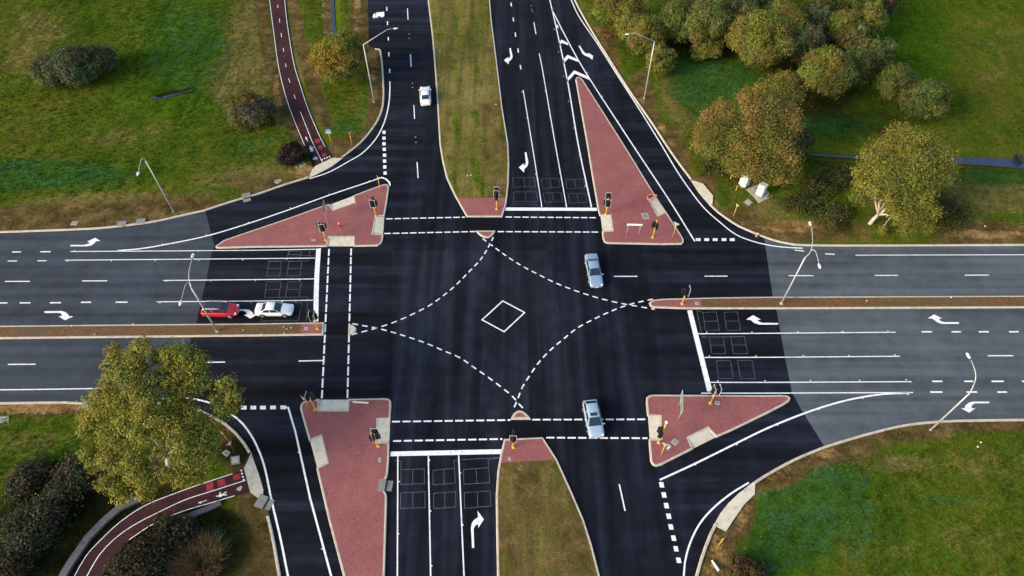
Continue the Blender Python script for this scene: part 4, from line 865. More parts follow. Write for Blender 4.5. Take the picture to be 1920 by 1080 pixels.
lamp((407.5, 621), 8.7, [([(356, 529.5, 9.2), (354, 517, 9.6), (355.5, 503, 9.9), (358.8, 490, 10)], (361.2, 480.5, 10)), ([(355.5, 532, 9.1), (351.5, 530, 9.4), (346.5, 538, 9.5), (342.5, 553, 9.5)], (339, 567, 9.4))], "double arm street lamp on the left mulched median beside the red car", "street lamps with two curved arms", .12, .08, IZ)

# ------------------------------------------------------------------ traffic signals
def signal(base, h, heads, label, cap=False):
    B = W(*base, IZ); root = empty("traffic_signal", B); tag(root, label, "traffic signal", "traffic signals on yellow posts")
    MB().tube([(0, 0, -0.05), (0, 0, h)], 0.075, 10).build("post", M["yellow"], root, True)
    MB().box((0, 0, 0.02), (0.36, 0.36, 0.04)).tube([(0, 0, 0.03), (0, 0, 0.16)], [0.14, 0.09], 10).build("footing", M["yellow"], root)
    MB().tube([(0, 0, h), (0, 0, h+0.06)], [0.085, 0.04], 10).build("cap", M["white"] if cap else M["black"], root)
    if cap: MB().tube([(0, 0, h+0.05), (0, 0, h+0.1), (0, 0, h+0.25), (0, 0, h+0.3)], [0.10, 0.17, 0.17, 0.08], 10).build("detector", M["white"], root, True)
    for ang, zc, off, board in heads:
        R = Matrix.Rotation(math.radians(ang), 4, 'Z') @ Matrix.Translation((0.24, off, zc)) @ Matrix.Diagonal((1.12, 1.15, 1.15, 1))
        hd = MB().box((0, 0, 0), (0.2, 0.3, 0.92)).xf(R).build("signal_head", M["black"], root, bevel=0.02)
        for bz_ in (0.3, -0.3): MB().tube([(-0.24, -off, bz_), (-0.08, 0, bz_)], 0.03, 6).xf(R).build("bracket", M["black"], hd)
        if board:
            MB().box((0.075, 0, 0), (0.02, 0.62, 1.24)).xf(R).build("target_board", M["black"], hd)
            e = MB()
            for c, d in (((0.075, 0.318, 0), (0.024, 0.026, 1.27)), ((0.075, -0.318, 0), (0.024, 0.026, 1.27)), ((0.075, 0, 0.628), (0.024, 0.61, 0.026)), ((0.075, 0, -0.628), (0.024, 0.61, 0.026))): e.box(c, d)
            e.xf(R).build("board_border", M["white"], hd)
        for z, m in ((0.3, "lred"), (0, "lamb"), (-0.3, "lgrn")):
            MB().tube([(0.09, 0, z), (0.112, 0, z)], 0.1, 12).xf(R).build("lens", M[m], hd)
            v = MB(); n = 9
            for k in range(n):
                a0, a1 = math.radians(-30+240*k/n), math.radians(-30+240*(k+1)/n)
                for rr in (0.125, 0.118):
                    q = [(x, rr*math.cos(a), z+rr*math.sin(a)) for x, a in ((0.09, a0), (0.36-0.05*abs(k-4)/4, a0), (0.36-0.05*abs(k-4)/4, a1), (0.09, a1))]
                    v.add(q, [(0, 1, 2, 3)])
            v.xf(R).build("visor", M["black"], hd)
    return root
signal((611, 450), 3.0, [(180, 2.75, 0, 1), (275, 2.7, .1, 1), (20, 2.7, 0, 0)], "signal with three black heads near the lower ramp of the upper left island")
signal((705, 405), 3.1, [(90, 2.8, 0, 0), (262, 2.75, 0, 1), (0, 2.7, -.1, 0)], "signal near the right ramp of the upper left island")
signal((931.5, 392), 3.4, [(85, 3.3, 0, 1), (262, 2.5, 0, 0), (266, 3.2, 0, 1)], "signal on the red end of the upper median")
signal((1136, 402), 3.3, [(85, 3.2, 0, 1), (262, 2.5, .05, 1), (180, 2.4, .1, 0)], "signal beside the upper stop line on the narrow island")
signal((1224, 445), 3.5, [(180, 2.7, .12, 0), (245, 2.5, .25, 0)], "signal standing in the broad lower end of the narrow island")
signal((1279, 570), 3.0, [(0, 2.75, 0, 1), (175, 2.6, 0, 0), (200, 2.7, .1, 0)], "signal on the red tip of the right median")
signal((1332, 756), 3.4, [(5, 3.0, 0, 1), (185, 3.0, 0, 1), (95, 2.9, 0, 0)], "signal at the upper edge of the lower right island")
signal((1235, 830), 4.7, [(150, 2.6, 0, 0), (205, 2.4, .12, 0), (170, 3.2, .05, 0)], "tallest signal, white camera on top, in the lower right island", True)
signal((591.5, 767.5), 3.0, [(175, 2.8, 0, 1), (0, 2.75, 0, 0), (60, 2.7, 0, 0)], "signal at the corner of the lower left island beside a sign")
signal((709.5, 836), 3.1, [(90, 2.8, 0, 1), (355, 2.5, 0, 0), (200, 2.4, .1, 1)], "signal near the right ramp of the lower left island")
signal((962.5, 838.5), 3.0, [(265, 2.75, 0, 1), (90, 2.7, 0, 0)], "signal on the red end of the lower median")
signal((595.5, 616.5), 3.0, [(180, 2.75, 0, 1), (0, 2.7, 0, 1), (80, 2.7, 0, 0)], "signal on the red end of the left median beside the white waiting car")

# ------------------------------------------------------------------ signs
def tri(c, s, inv=True):
    k = -1 if inv else 1
    return [(0, -s/2, -k*s*0.289+c), (0, s/2, -k*s*0.289+c), (0, 0, k*s*0.577+c)]
def give_way(base, h, ang, label, bz=0.1, post="yellow", s=0.9, name="give_way_sign", tilt=0.0):
    B = W(*base, bz); root = empty(name, B, math.radians(ang)); tag(root, label, "road sign", "give way signs around the junction")
    MB().tube([(0, 0, -0.1), (0, 0, h)], 0.04, 8).build("post", M[post], root, True)
    c = h-0.28
    def plate(x0, x1, sz, mat, nm, par):
        a = [(x0, y, z) for _, y, z in tri(c, sz)]; b = [(x1, y, z) for _, y, z in tri(c, sz)]
        return MB().add(a+b, [(2, 1, 0), (3, 4, 5), (0, 1, 4, 3), (1, 2, 5, 4), (2, 0, 3, 5)]).build(nm, M[mat], par)
    p = plate(0.045, 0.052, s, "signback", "sign_plate", root)
    plate(0.052, 0.055, s*0.97, "signred", "red_border", p); plate(0.055, 0.058, s*0.62, "white", "white_centre", p)
    return root
give_way((1261, 445), 2.9, 55, "give way sign seen from behind at the slip lane corner of the narrow island", IZ)
give_way((1239.5, 853), 2.8, 70, "give way sign on a yellow post in the lowest corner of the lower right island", IZ)
give_way((1347, 1023), 2.2, 118, "give way sign seen from behind on the orange verge beside the green lower field")
give_way((578.5, 766), 2.7, 232, "give way sign facing the lower left slip lane beside a signal", IZ, s=1.0)
give_way((429.5, 829), 2.6, 235, "give way sign on a yellow post on the verge by the gum tree", 0.1, s=1.05)
give_way((438.5, 843.5), 1.9, 330, "short reddish give way sign beside two pit covers by the gum tree", 0.1, "signred", 0.95)
give_way((660.5, 273), 2.7, 330, "pale give way sign on the verge at the upper left corner", 0.1, s=0.85)
give_way((713.5, 358.5), 2.9, 35, "give way sign seen edge on at the tip of the upper left island", IZ, s=0.8)
give_way((1375, 405.5), 2.4, 40, "small sign seen edge on at the right verge of the upper right slip lane", s=0.6, name="verge_sign")
r = empty("path_sign", W(621, 268, 0.1), math.radians(-80)); tag(r, "blue and white sign on a yellow post beside the upper red path", "path sign")
MB().tube([(0, 0, -0.1), (0, 0, 2.6)], 0.045, 8).build("post", M["yellow"], r, True)
p = MB().box((0.06, 0, 2.35), (0.02, 0.85, 0.85)).build("sign_plate", M["signblue"], r)
MB().box((0.073, 0, 2.02), (0.008, 0.83, 0.18)).build("white_strip", M["white"], p)
MB().tube([(0.073, -.18, 2.35), (0.08, -.18, 2.35)], 0.13, 10).tube([(0.073, .18, 2.35), (0.08, .18, 2.35)], 0.13, 10).box((0.075, 0, 2.5), (0.008, 0.3, 0.05)).build("white_symbol", M["white"], p)
def board(base, ang, length, height, z0, posts, mat, label, name, border=True):
    r = empty(name, W(*base, IZ), math.radians(ang)); tag(r, label, "sign board")
    for y in posts: MB().tube([(0, y, -0.05), (0, y, z0+height*0.9)], 0.035, 8).build("post", M["galv"], r, True)
    p = MB().box((0.06, 0, z0+height/2), (0.03, length, height)).build("panel", M[mat], r)
    if border:
        e = MB(); t = 0.04
        for c, d in (((0.078, 0, z0+t), (0.008, length-.06, t)), ((0.078, 0, z0+height-t), (0.008, length-.06, t)), ((0.078, length/2-t, z0+height/2), (0.008, t, height-.12)), ((0.078, -length/2+t, z0+height/2), (0.008, t, height-.12))): e.box(c, d)
        e.build("white_border", M["white"], p)
    else:
        MB().box((0.06, 0, z0+height+0.012), (0.05, length*1.01, 0.03)).build("top_rail", M["white"], p)
    return r
board((615.5, 413), 184, 1.9, 1.1, 2.2, (-.6, .6), "signgreen", "green direction board seen edge on in the upper left island", "direction_board")
board((1271.3, 775), 172, 2.5, 1.3, 1.9, (-.85, .85), "signgreen", "green direction board seen edge on in the lower right island", "direction_board")
board((1186.3, 438.6), 268, 2.1, 0.3, 1.75, (-.85, .85), "white", "white street name board on two thin posts in the narrow island", "street_name_board", False)
board((678, 758.5), 266, 1.8, 0.28, 0.45, (-.7, .7), "white", "low white street name board near the top edge of the lower left island", "street_name_board", False)

# ------------------------------------------------------------------ cabinets, covers, inlets, small things
def cabinet(base, rz, w, d, h, label, sticker=False):
    r = empty("control_cabinet", W(*base, 0.16), rz); tag(r, label, "control cabinet")
    b = MB().box((0, 0, h/2), (w, d, h)).build("body", M["cab"], r, bevel=0.02)
    MB().box((0, 0, h+0.03), (w+0.06, d+0.06, 0.06)).build("roof", M["cab"], r, bevel=0.015)
    dr = MB().box((0, -d/2-0.008, h*0.5), (w*0.86, 0.016, h*0.86)).build("door", M["cab"], r)
    MB().box((w*0.3, -d/2-0.03, h*0.5), (0.03, 0.03, 0.16)).build("handle", M["trim"], dr)
    if sticker: MB().box((-0.05, -d/2-0.0185, h*0.62), (0.26, 0.004, 0.24)).build("warning_label", M["yellow"], dr)
    MB().box((0, 0, 0.03), (w+0.04, d+0.04, 0.08)).build("plinth", M["galv"], r)
cabinet((1394.5, 345.5), math.radians(-48), 1.15, 1.0, 2.0, "white roadside cabinet on a small pad under the brown tree")
cabinet((1425, 364), math.radians(-48), 1.0, 0.85, 1.9, "white roadside cabinet with a yellow label on a large concrete pad", True)
def slab(name, pl, z, t, mat, label, cat, inner=None, imat=None, group=None):
    P = ccw(gw(pl, z)); c = sum(P, Vector((0, 0)))/len(P)
    r = empty(name, (c.x, c.y, 0)); tag(r, label, cat, group)
    MB().prism([p-c for p in P], z-t, z).build("slab", M[mat], r)
    if inner:
        Q = offset(P, inner); MB().prism([p-c for p in Q], z-0.01, z+0.012).build("cover", M[imat], r)
    return r
slab("cabinet_pad", [(1386, 344.5), (1391.5, 353), (1406, 347.5), (1400.5, 339.5)], 0.16, 0.25, "pad", "small concrete pad under the left white cabinet", "concrete pad")
slab("cabinet_pad", [(1399.5, 354.5), (1423.5, 380), (1449, 368), (1425, 344)], 0.16, 0.25, "pad", "large concrete pad under the right white cabinet", "concrete pad")
for pl, z, lb, im in (([(1393.5, 379), (1401.5, 371), (1413, 379), (1405, 386.5)], 0.15, "square concrete pit cover below the white cabinets", "pad"), ([(132, 421.5), (136, 414.5), (147, 414.5), (143.5, 421.5)], 0.14, "pit cover at the left kerb below the curved lamp", "lid"), ([(514, 342), (516.5, 337.5), (526, 335), (528, 339), (521, 344)], 0.14, "small pit cover near the kerb left of the upper path", "lid"),
                      ([(557.5, 307.5), (569, 301), (574.5, 308), (564, 314.5)], 0.14, "large pit cover beside the burnt shrub", "lid"), ([(415.5, 849), (424, 843), (432, 848.5), (425, 857.5)], 0.14, "dark diamond shaped pit cover by the gum tree", "lid"), ([(432, 856), (449, 854), (450, 869), (433, 872)], 0.14, "larger grey pit cover by the lower ramp", "pad"), ([(-2, 781), (16, 781), (16, 793), (-2, 793)], 0.14, "pit cover on the dry lower left verge", "lid"),
                      ([(1202, 400), (1214, 399), (1218, 410.5), (1207, 411)], IZ+0.012, "square pit cover in the narrow island", "lid"), ([(1258, 829), (1264, 822), (1273, 828), (1266, 836)], IZ+0.012, "dark pit cover in the lower right island", "lid"), ([(1248, 840), (1254, 832), (1260.5, 837), (1252, 847)], IZ+0.012, "pale pit cover beside a give way post in the lower right island", "white"),
                      ([(571, 613), (578, 613), (577, 619), (570, 619)], IZ+0.012, "small pit cover on the red end of the left median", "lid"), ([(1302, 566), (1309, 566), (1311, 571.5), (1304, 571.5)], IZ+0.012, "small pit cover on the red tip of the right median", "lid"), ([(952, 857), (957, 856.5), (958, 864), (953, 864.5)], IZ+0.012, "small pit cover on the red end of the lower median", "lid"),
                      ([(709, 858), (714.5, 857.5), (715, 866), (709.5, 866.5)], IZ+0.012, "small pit cover near the right edge of the lower left island", "lid"), ([(583, 448), (591, 448), (591, 452), (583, 452)], IZ+0.012, "small pit cover on the upper left island", "lid"), ([(1340, 752), (1349, 752), (1350, 759), (1341, 759)], IZ+0.012, "small pit cover at the upper edge of the lower right island", "lid")):
    slab("pit_cover", pl, z, 0.2, "lid" if im != "lid" else "pad", lb, "pit cover", 0.14, im, "concrete pit covers")
def inlet(c, ang, label, apron=True, w=1.25, d=0.95, z=0.15):
    r = empty("drain_inlet", W(*c, 0), math.radians(ang)); tag(r, label, "drain inlet", "kerb drain inlets")
    l = MB().box((0, 0, z-0.04), (w, d, 0.09)).build("lid", M["lid"], r, bevel=0.012)
    MB().box((0, -d/2-0.004, 0.045), (w*0.86, 0.05, 0.075)).build("opening", M["trim"], r)
    if apron: MB().box((0, -d/2-0.42, 0.0095), (w*0.86, 0.62, 0.018)).build("apron", M["lid"], r)
inlet((228.5, 420.3), 5, "kerb drain inlet, left one of the close pair in the upper left", False); inlet((264.5, 415.8), 7, "kerb drain inlet, right one of the close pair in the upper left", False); inlet((462, 367.5), 19, "kerb drain inlet where the upper left slip lane begins")
inlet((165, 759), 180, "kerb drain inlet left of the big gum tree", False); inlet((490.5, 941), 72, "kerb drain inlet at the foot of the lower path ramp", True, 1.35, 1.0); inlet((716.5, 910.5), 87, "drain inlet in the right edge of the lower left island", True, 1.35, 0.75, 0.165)
def cone(base, bz, label, name, h, cols):
    r = empty(name, W(*base, bz)); tag(r, label, "traffic cone" if "cone" in name else "bollard")
    MB().box((0, 0, 0.03), (0.36, 0.36, 0.06)).build("base", M[cols[2]], r, bevel=0.01)
    MB().tube([(0, 0, 0.05), (0, 0, h)], [0.15 if "cone" in name else .1, 0.035 if "cone" in name else .09], 12).build("body", M[cols[0]], r, True)
    a = 0.55*h; b = 0.75*h; k = lambda z: (0.15+(0.035-0.15)*(z/h))+0.006 if "cone" in name else .104
    MB().tube([(0, 0, a), (0, 0, b)], [k(a), k(b)], 12).build("band", M[cols[1]], r, True)
    return r
cone((1418.5, 443), 0.1, "orange traffic cone on the kerb of the upper right slip lane", "traffic_cone", 0.8, ("orange", "white", "orange"))
cone((637, 425), IZ, "red and white bollard in the middle of the upper left island", "bollard", 1.0, ("signred", "white", "signred"))
for c, h, lb in (((1379.5, 358), 0.9, "short yellow marker post nearest the white cabinets"), ((1369.5, 336), 0.7, "short yellow marker post under the brown tree")):
    r = empty("marker_post", W(*c, 0.08)); tag(r, lb, "marker post", "short yellow marker posts")
    MB().box((0, 0, h/2), (0.1, 0.06, h)).build("post", M["yellow"], r, bevel=0.01); MB().box((0, 0, h+0.02), (0.11, 0.07, 0.04)).build("cap", M["white"], r)
# orange safety netting slumped at the ramp of the narrow island
mb = MB(); pts = []
for k in range(13):
    a = math.pi*1.25*k/12+0.4; pts.append((0.75*math.cos(a), 0.6*math.sin(a), 0.22+0.16*math.sin(k*1.7)))
mb.tube(pts, 0.07, 6)
o = mb.build("safety_netting", M["orange"], None, True); o.location = W(1223, 372, IZ); tag(o, "crumpled orange safety netting at the weathered ramp of the narrow island", "safety netting")
r = empty("drain_pipe", W(1343.5, 1064, 0.2), math.radians(-62)); tag(r, "white pipe end with a dark mouth on the orange verge", "drain pipe")
MB().tube([(-0.75, 0, 0.08), (0.35, 0, 0.05)], [0.09, 0.15], 12).build("pipe", M["white"], r, True); MB().tube([(0.34, 0, 0.05), (0.37, 0, 0.05)], 0.13, 12).build("mouth", M["trim"], r)
# low dark block walls along the lower red path
def wall(pl, w, h, label):
    P = catmull(gw(pl, 0.3), 1.0); mb = MB(); L, R = offset(P, w/2, False), offset(P, -w/2, False); n = len(P)
    vs = [(p.x, p.y, z) for q, z in ((R, -0.3), (R, h), (L, h), (L, -0.3)) for p in q]
    fs = [(a*n+i, a*n+i+1, b*n+i+1, b*n+i) for a, b in ((0, 1), (1, 2), (2, 3)) for i in range(n-1)] + [(0, n, 2*n, 3*n), (4*n-1, 3*n-1, 2*n-1, n-1)]
    o = mb.add(vs, [f[::-1] for f in fs]).build("retaining_wall", M["stone"]); tag(o, label, "low wall")
wall([(100, 1120), (122, 1072), (147, 1034), (165, 1008), (195, 977), (225, 951), (262, 934)], 0.75, 0.42, "low dark block wall curving on the field side of the lower red path")
wall([(322, 978), (350, 969), (385, 955), (413, 942)], 0.6, 0.3, "short low wall on the lower side of the lower red path")

# ------------------------------------------------------------------ cars
def car(L, Wd, Ht, kind, paint_, label, roof=None, rails=False, sunroof=False, cat="car"):
    root = empty({"sedan": "sedan_car", "suv": "suv_car", "hatch": "hatchback_car"}[kind], (0, 0, 0)); tag(root, label, cat)
    hw = Wd/2
    belt = 0.92 if kind != "suv" else 1.05
    tail = {"sedan": 1.0, "suv": 1.05, "hatch": 0.98}[kind]
    # x (fraction of L from centre, + front), top z, half width factor, bottom z
    st = [(-.5, .62, .80, .34), (-.492, tail-.08, .86, .28), (-.47, tail, .93, .24), (-.40, tail+.02, .98, .22), (-.30, belt+.02, 1.0, .2), (-.1, belt, 1.0, .2), (.1, belt, 1.0, .2), (.2, belt+.01, 1.0, .2), (.30, belt-.07, .99, .2), (.38, belt-.14, .97, .22), (.45, belt-.24, .92, .24), (.485, belt-.36, .84, .26), (.5, .52, .72, .32)]
    vs = []; fs = []
    for x, zt, w, zb in st:
        w *= hw; zm = min(0.62, (zt+zb)/2+.05)
        half = [(w*.30, zt), (w*.62, zt-.012), (w*.86, zt-.045), (w*.955, zt-.12), (w, zm+.04), (w*.995, zm-.14), (w*.96, zb+.06), (w*.88, zb)]
        for y, z in half: vs.append((x*L, y, z))
        for y, z in half[::-1]: vs.append((x*L, -y, z))
    n = 16
    for i in range(len(st)-1):
        for k in range(n): fs.append((i*n+k, (i+1)*n+k, (i+1)*n+(k+1) % n, i*n+(k+1) % n))
    fs += [tuple(range(n)), tuple((len(st)-1)*n+k for k in range(n-1, -1, -1))]
    body = MB().add(vs, fs).build("body", paint_, root, True)
    # cabin: (x, z, half width) stations of the greenhouse
    xb0, xb1, xt0, xt1 = {"sedan": (-.335, .215, -.185, .045), "suv": (-.475, .235, -.41, .06), "hatch": (-.47, .24, -.33, .05)}[kind]
    wb, wt = hw*.90, hw*.70
    gs = MB(); nx_ = 10; rows = []
    prof = []
    for k in range(nx_+1):
        t = k/nx_; prof.append(t)
    roofz = lambda x: Ht - (0.10 if kind != "suv" else 0.05)*((x-(xt0+xt1)/2*L)/(0.5*(xt1-xt0)*L))**2*0.55
    def section(xbot, xtop, zt): return [(xbot*L, wb, belt-.03), (xtop*L, wt, zt-.05), (xtop*L, wt*.82, zt), (xtop*L, 0, zt+.012), (xtop*L, -wt*.82, zt), (xtop*L, -wt, zt-.05), (xbot*L, -wb, belt-.03)]
    cols = []
    m = 6
    for k in range(m+1):
        t = k/m; xt = xt0+(xt1-xt0)*t; xb = xb0+(xb1-xb0)*t; cols.append(section(xb, xt, roofz(xt*L)))
    V = [p for c in cols for p in c]; Fc = []
    for k in range(m):
        for j in range(6): Fc.append((k*7+j, k*7+j+1, (k+1)*7+j+1, (k+1)*7+j))
    Fc += [tuple(range(6, -1, -1)), tuple(m*7+j for j in range(7))]
    MB().add(V, Fc).build("cabin", paint_, root, True)
    def patch(a, b, c, d, nm, mat, par=root, e=0.007, u0=0.06, u1=.94, v0=.08, v1=.94, bend=0.0):
        a, b, c, d = map(Vector, (a, b, c, d)); nn = (b-a).cross(d-a).normalized()
        P = lambda u, v: (a*(1-u)+b*u)*(1-v)+(d*(1-u)+c*u)*v
        q = [P(u0, v0), P(u1, v0), P(u1, v1), P(u0, v1)]
        return MB().add([p+nn*e for p in q]+[p-nn*0.004 for p in q], [(0, 1, 2, 3), (0, 4, 5, 1), (1, 5, 6, 2), (2, 6, 7, 3), (3, 7, 4, 0)]).build(nm, mat, par)
    zf_, zr_ = roofz(xt1*L), roofz(xt0*L)
    patch((xb1*L, -wb, belt-.03), (xb1*L, wb, belt-.03), (xt1*L, wt, zf_-.02), (xt1*L, -wt, zf_-.02), "windscreen", M["glass"], u0=.05, u1=.95, v0=.02, v1=.97, e=.012)
    patch((xb0*L, wb, belt-.03), (xb0*L, -wb, belt-.03), (xt0*L, -wt, zr_-.02), (xt0*L, wt, zr_-.02), "rear_window", M["glass"], u0=.09, u1=.91, v0=.1 if kind != "suv" else .3, v1=.93, e=.012)
    for s in (1, -1):
        xm, xmt = (xb0+xb1)/2-.01, (xt0+xt1)/2-.01
        for x0, x1, t0, t1 in ((xm, xb1, xmt, xt1), (xb0, xm, xt0, xmt)):
            q = ((x1*L, s*wb, belt-.03), (x0*L, s*wb, belt-.03), (t0*L, s*wt, Ht-.06), (t1*L, s*wt, Ht-.06))
            if s < 0: q = (q[1], q[0], q[3], q[2])
            patch(*q, "side_window", M["glass"], u0=.05, u1=.95, v0=.12, v1=.9, e=.012)
    rp = [(xt0*L+.02, -wt*.97), (xt1*L-.02, -wt*.97), (xt1*L-.02, wt*.97), (xt0*L+.02, wt*.97)]
    if roof or sunroof:
        x0, x1 = (xt0+.01, xt1-.005) if roof else (xt0+(xt1-xt0)*.70, xt0+(xt1-xt0)*.93)
        k = .88 if roof else .62; rv = []; nn_ = 5
        for i in range(nn_+1):
            x = (x0+(x1-x0)*i/nn_)*L; rv += [(x, -wt*k, roofz(x)+.012), (x, 0, roofz(x)+.024), (x, wt*k, roofz(x)+.012)]
        MB().add(rv, [f for i in range(nn_) for f in ((i*3, i*3+3, i*3+4, i*3+1), (i*3+1, i*3+4, i*3+5, i*3+2))]).build("glass_roof" if roof else "sunroof", M["glass"], root, True)
    if rails:
        for s in (1, -1):
            MB().tube([(xt0*L+.05, s*wt*.93, roofz(xt0*L)+.0), (xt0*L*.7, s*wt*.95, Ht+.05), (xt1*L*.3, s*wt*.95, Ht+.05), (xt1*L-.05, s*wt*.93, roofz(xt1*L)+.0)], .028, 6).build("roof_rail", M["lampwhite"], root, True)
    wr = .335 if kind != "suv" else .37
    for fx in (-.295, .305):
        for s in (1, -1):
            y = s*(hw-.1)
            t = MB().tube([(fx*L, y-.11, wr), (fx*L, y-.095, wr), (fx*L, y+.095, wr), (fx*L, y+.11, wr)], [wr-.03, wr, wr, wr-.03], 20).build("wheel", M["rubber"], root, True)
            MB().tube([(fx*L, y+s*.09, wr), (fx*L, y+s*.122, wr)], [wr*.68, wr*.60], 16).build("rim", M["rim"], t)
            ar = MB(); k = 14; q = []
            for i in range(k+1):
                a = math.radians(-14+208*i/k); q.append((fx*L+(wr+.065)*math.cos(a), wr+(wr+.065)*math.sin(a)))
            pv = [(x, s*(hw+.004), z) for x, z in q]+[(x, s*(hw-.12), z) for x, z in q]
            ar.add(pv, [tuple(range(k+1)) if s < 0 else tuple(range(k, -1, -1))]+[(i, i+1, k+2+i, k+1+i) for i in range(k)]); ar.build("wheel_arch", M["trim"], root)
            if True: t.location = (0, s*.012, 0)
    for s in (1, -1):
        MB().box((.455*L, s*hw*.70, belt-.325), (.24, .32, .12), Matrix.Rotation(-s*.38, 3, 'Z')).build("headlight", M["headl"], root, bevel=.02)
        MB().box((-.478*L, s*hw*.70, tail-.17), (.16, .34, .15), Matrix.Rotation(s*.2, 3, 'Z')).build("tail_light", M["taill"], root, bevel=.02)
        MB().box((xb1*L-.12, s*(hw+.07), belt+.05), (.14, .2, .13), Matrix.Rotation(s*.15, 3, 'Z')).build("mirror", paint_, root, bevel=.03)
        for x in (.02, -.17): MB().box((x*L-.18, s*(hw*1.0+.006), .78), (.16, .02, .025)).build("door_handle", paint_, root)
    MB().box((.492*L, 0, .44), (.06, Wd*.5, .14)).build("grille", M["trim"], root, bevel=.02)
    MB().box((.503*L, 0, .37), (.03, .38, .11)).build("number_plate", M["plate"], root); MB().box((-.503*L, 0, .58), (.03, .38, .11)).build("number_plate", M["plate"], root)
    MB().box((0, 0, .2), (L*.86, Wd*.84, .1)).build("underbody", M["trim"], root)
    return root
def place(c, ground, head):
    c.location = (ground[0], ground[1], 0.006); c.rotation_euler = (0, 0, head)
g = W(416.5, 586.5); place(car(4.45, 1.82, 1.62, "suv", M["cred"], "red car with a black glass roof waiting behind the white sedan", roof=True, rails=True), g, math.radians(-0.5))
g = W(516.8, 585.3); place(car(4.65, 1.76, 1.42, "sedan", M["cwhite"], "white sedan waiting at the left stop line in front of the red car"), g, 0.0)
a, b = W(796.2, 158, .85), W(798.5, 198.5, .45); d = (a-b).xy
place(car(min(4.9, d.length), 1.8, 1.45, "sedan", M["cwhite"], "white sedan driving away up the road beside the upper median"), (a.xy+b.xy)/2, math.atan2(d.y, d.x))
a, b = W(1107.5, 471.5, .98), W(1120, 541, .5); d = (b-a).xy
place(car(min(5.4, d.length), 1.84, 1.44, "sedan", M["csilver"], "silver sedan crossing the junction beside the narrow red island"), (a.xy+b.xy)/2, math.atan2(d.y, d.x))
a, b = W(1106, 748, 1.05), W(1119.5, 820, .45); d = (b-a).xy
place(car(min(5.0, d.length), 1.82, 1.47, "hatch", M["cpale"], "pale silver hatchback driving over the lower crossing", sunroof=True), (a.xy+b.xy)/2, math.atan2(d.y, d.x))

# ------------------------------------------------------------------ trees and shrubs
def leaves(centres, radii, n_each, size, cols, colvar, droop=0.0, flat=1.0, seed=0, clump=14, fill=0.25, loose=0.21):
    """leaf quads in tight tufts over the shells of the lobes"""
    r = np.random.default_rng(seed); Vs, Cs = [], []
    for (c, R, col) in zip(centres, radii, cols):
        nt_ = max(3, int(n_each*(R**2)/clump))
        u = r.normal(size=(nt_, 3)); u[:, 2] = np.abs(u[:, 2])*0.95 - 0.25*r.random(nt_); u /= np.linalg.norm(u, axis=1)[:, None]
        low = r.random(nt_) < 0.34; u[low, 2] *= -1
        rad = R*(1-fill*r.random(nt_)**1.5)*(0.82+0.36*r.random(nt_))*(1+0.42*r.random(nt_)*(r.random(nt_) > .82))
        tc = np.array(c) + u*rad[:, None]*np.array([1, 1, flat])
        tcol = np.array(col)*np.clip(1+colvar*0.6*r.normal(size=(nt_, 1)), .5, 1.6)*(1+0.04*r.normal(size=(nt_, 3)))
        k = clump
        P = np.repeat(tc, k, 0) + r.normal(size=(nt_*k, 3))*R*loose*np.array([1, 1, 0.85])
        U = np.repeat(u, k, 0)
        nrm = U*1.0 + r.normal(size=P.shape)*0.42 + np.array([0, 0, 0.2]); nrm /= np.linalg.norm(nrm, axis=1)[:, None]
        a = r.normal(size=P.shape) + np.array([0, 0, -droop]); a -= nrm*(a*nrm).sum(1)[:, None]; a /= np.linalg.norm(a, axis=1)[:, None]+1e-9
        b = np.cross(nrm, a); s = size*(0.65+0.7*r.random((len(P), 1)))
        q = np.stack([P-a*s, P+b*s*0.5, P+a*s, P-b*s*0.5], 1)
        Vs.append(q.reshape(-1, 3)); Cs.append(np.repeat(np.clip(np.repeat(tcol, k, 0)*(1+0.09*r.normal(size=(len(P), 1))), 0.002, 1), 4, 0))
    V, Cc = np.concatenate(Vs), np.concatenate(Cs)
    return V, np.concatenate([Cc, np.ones((len(Cc), 1))], 1)
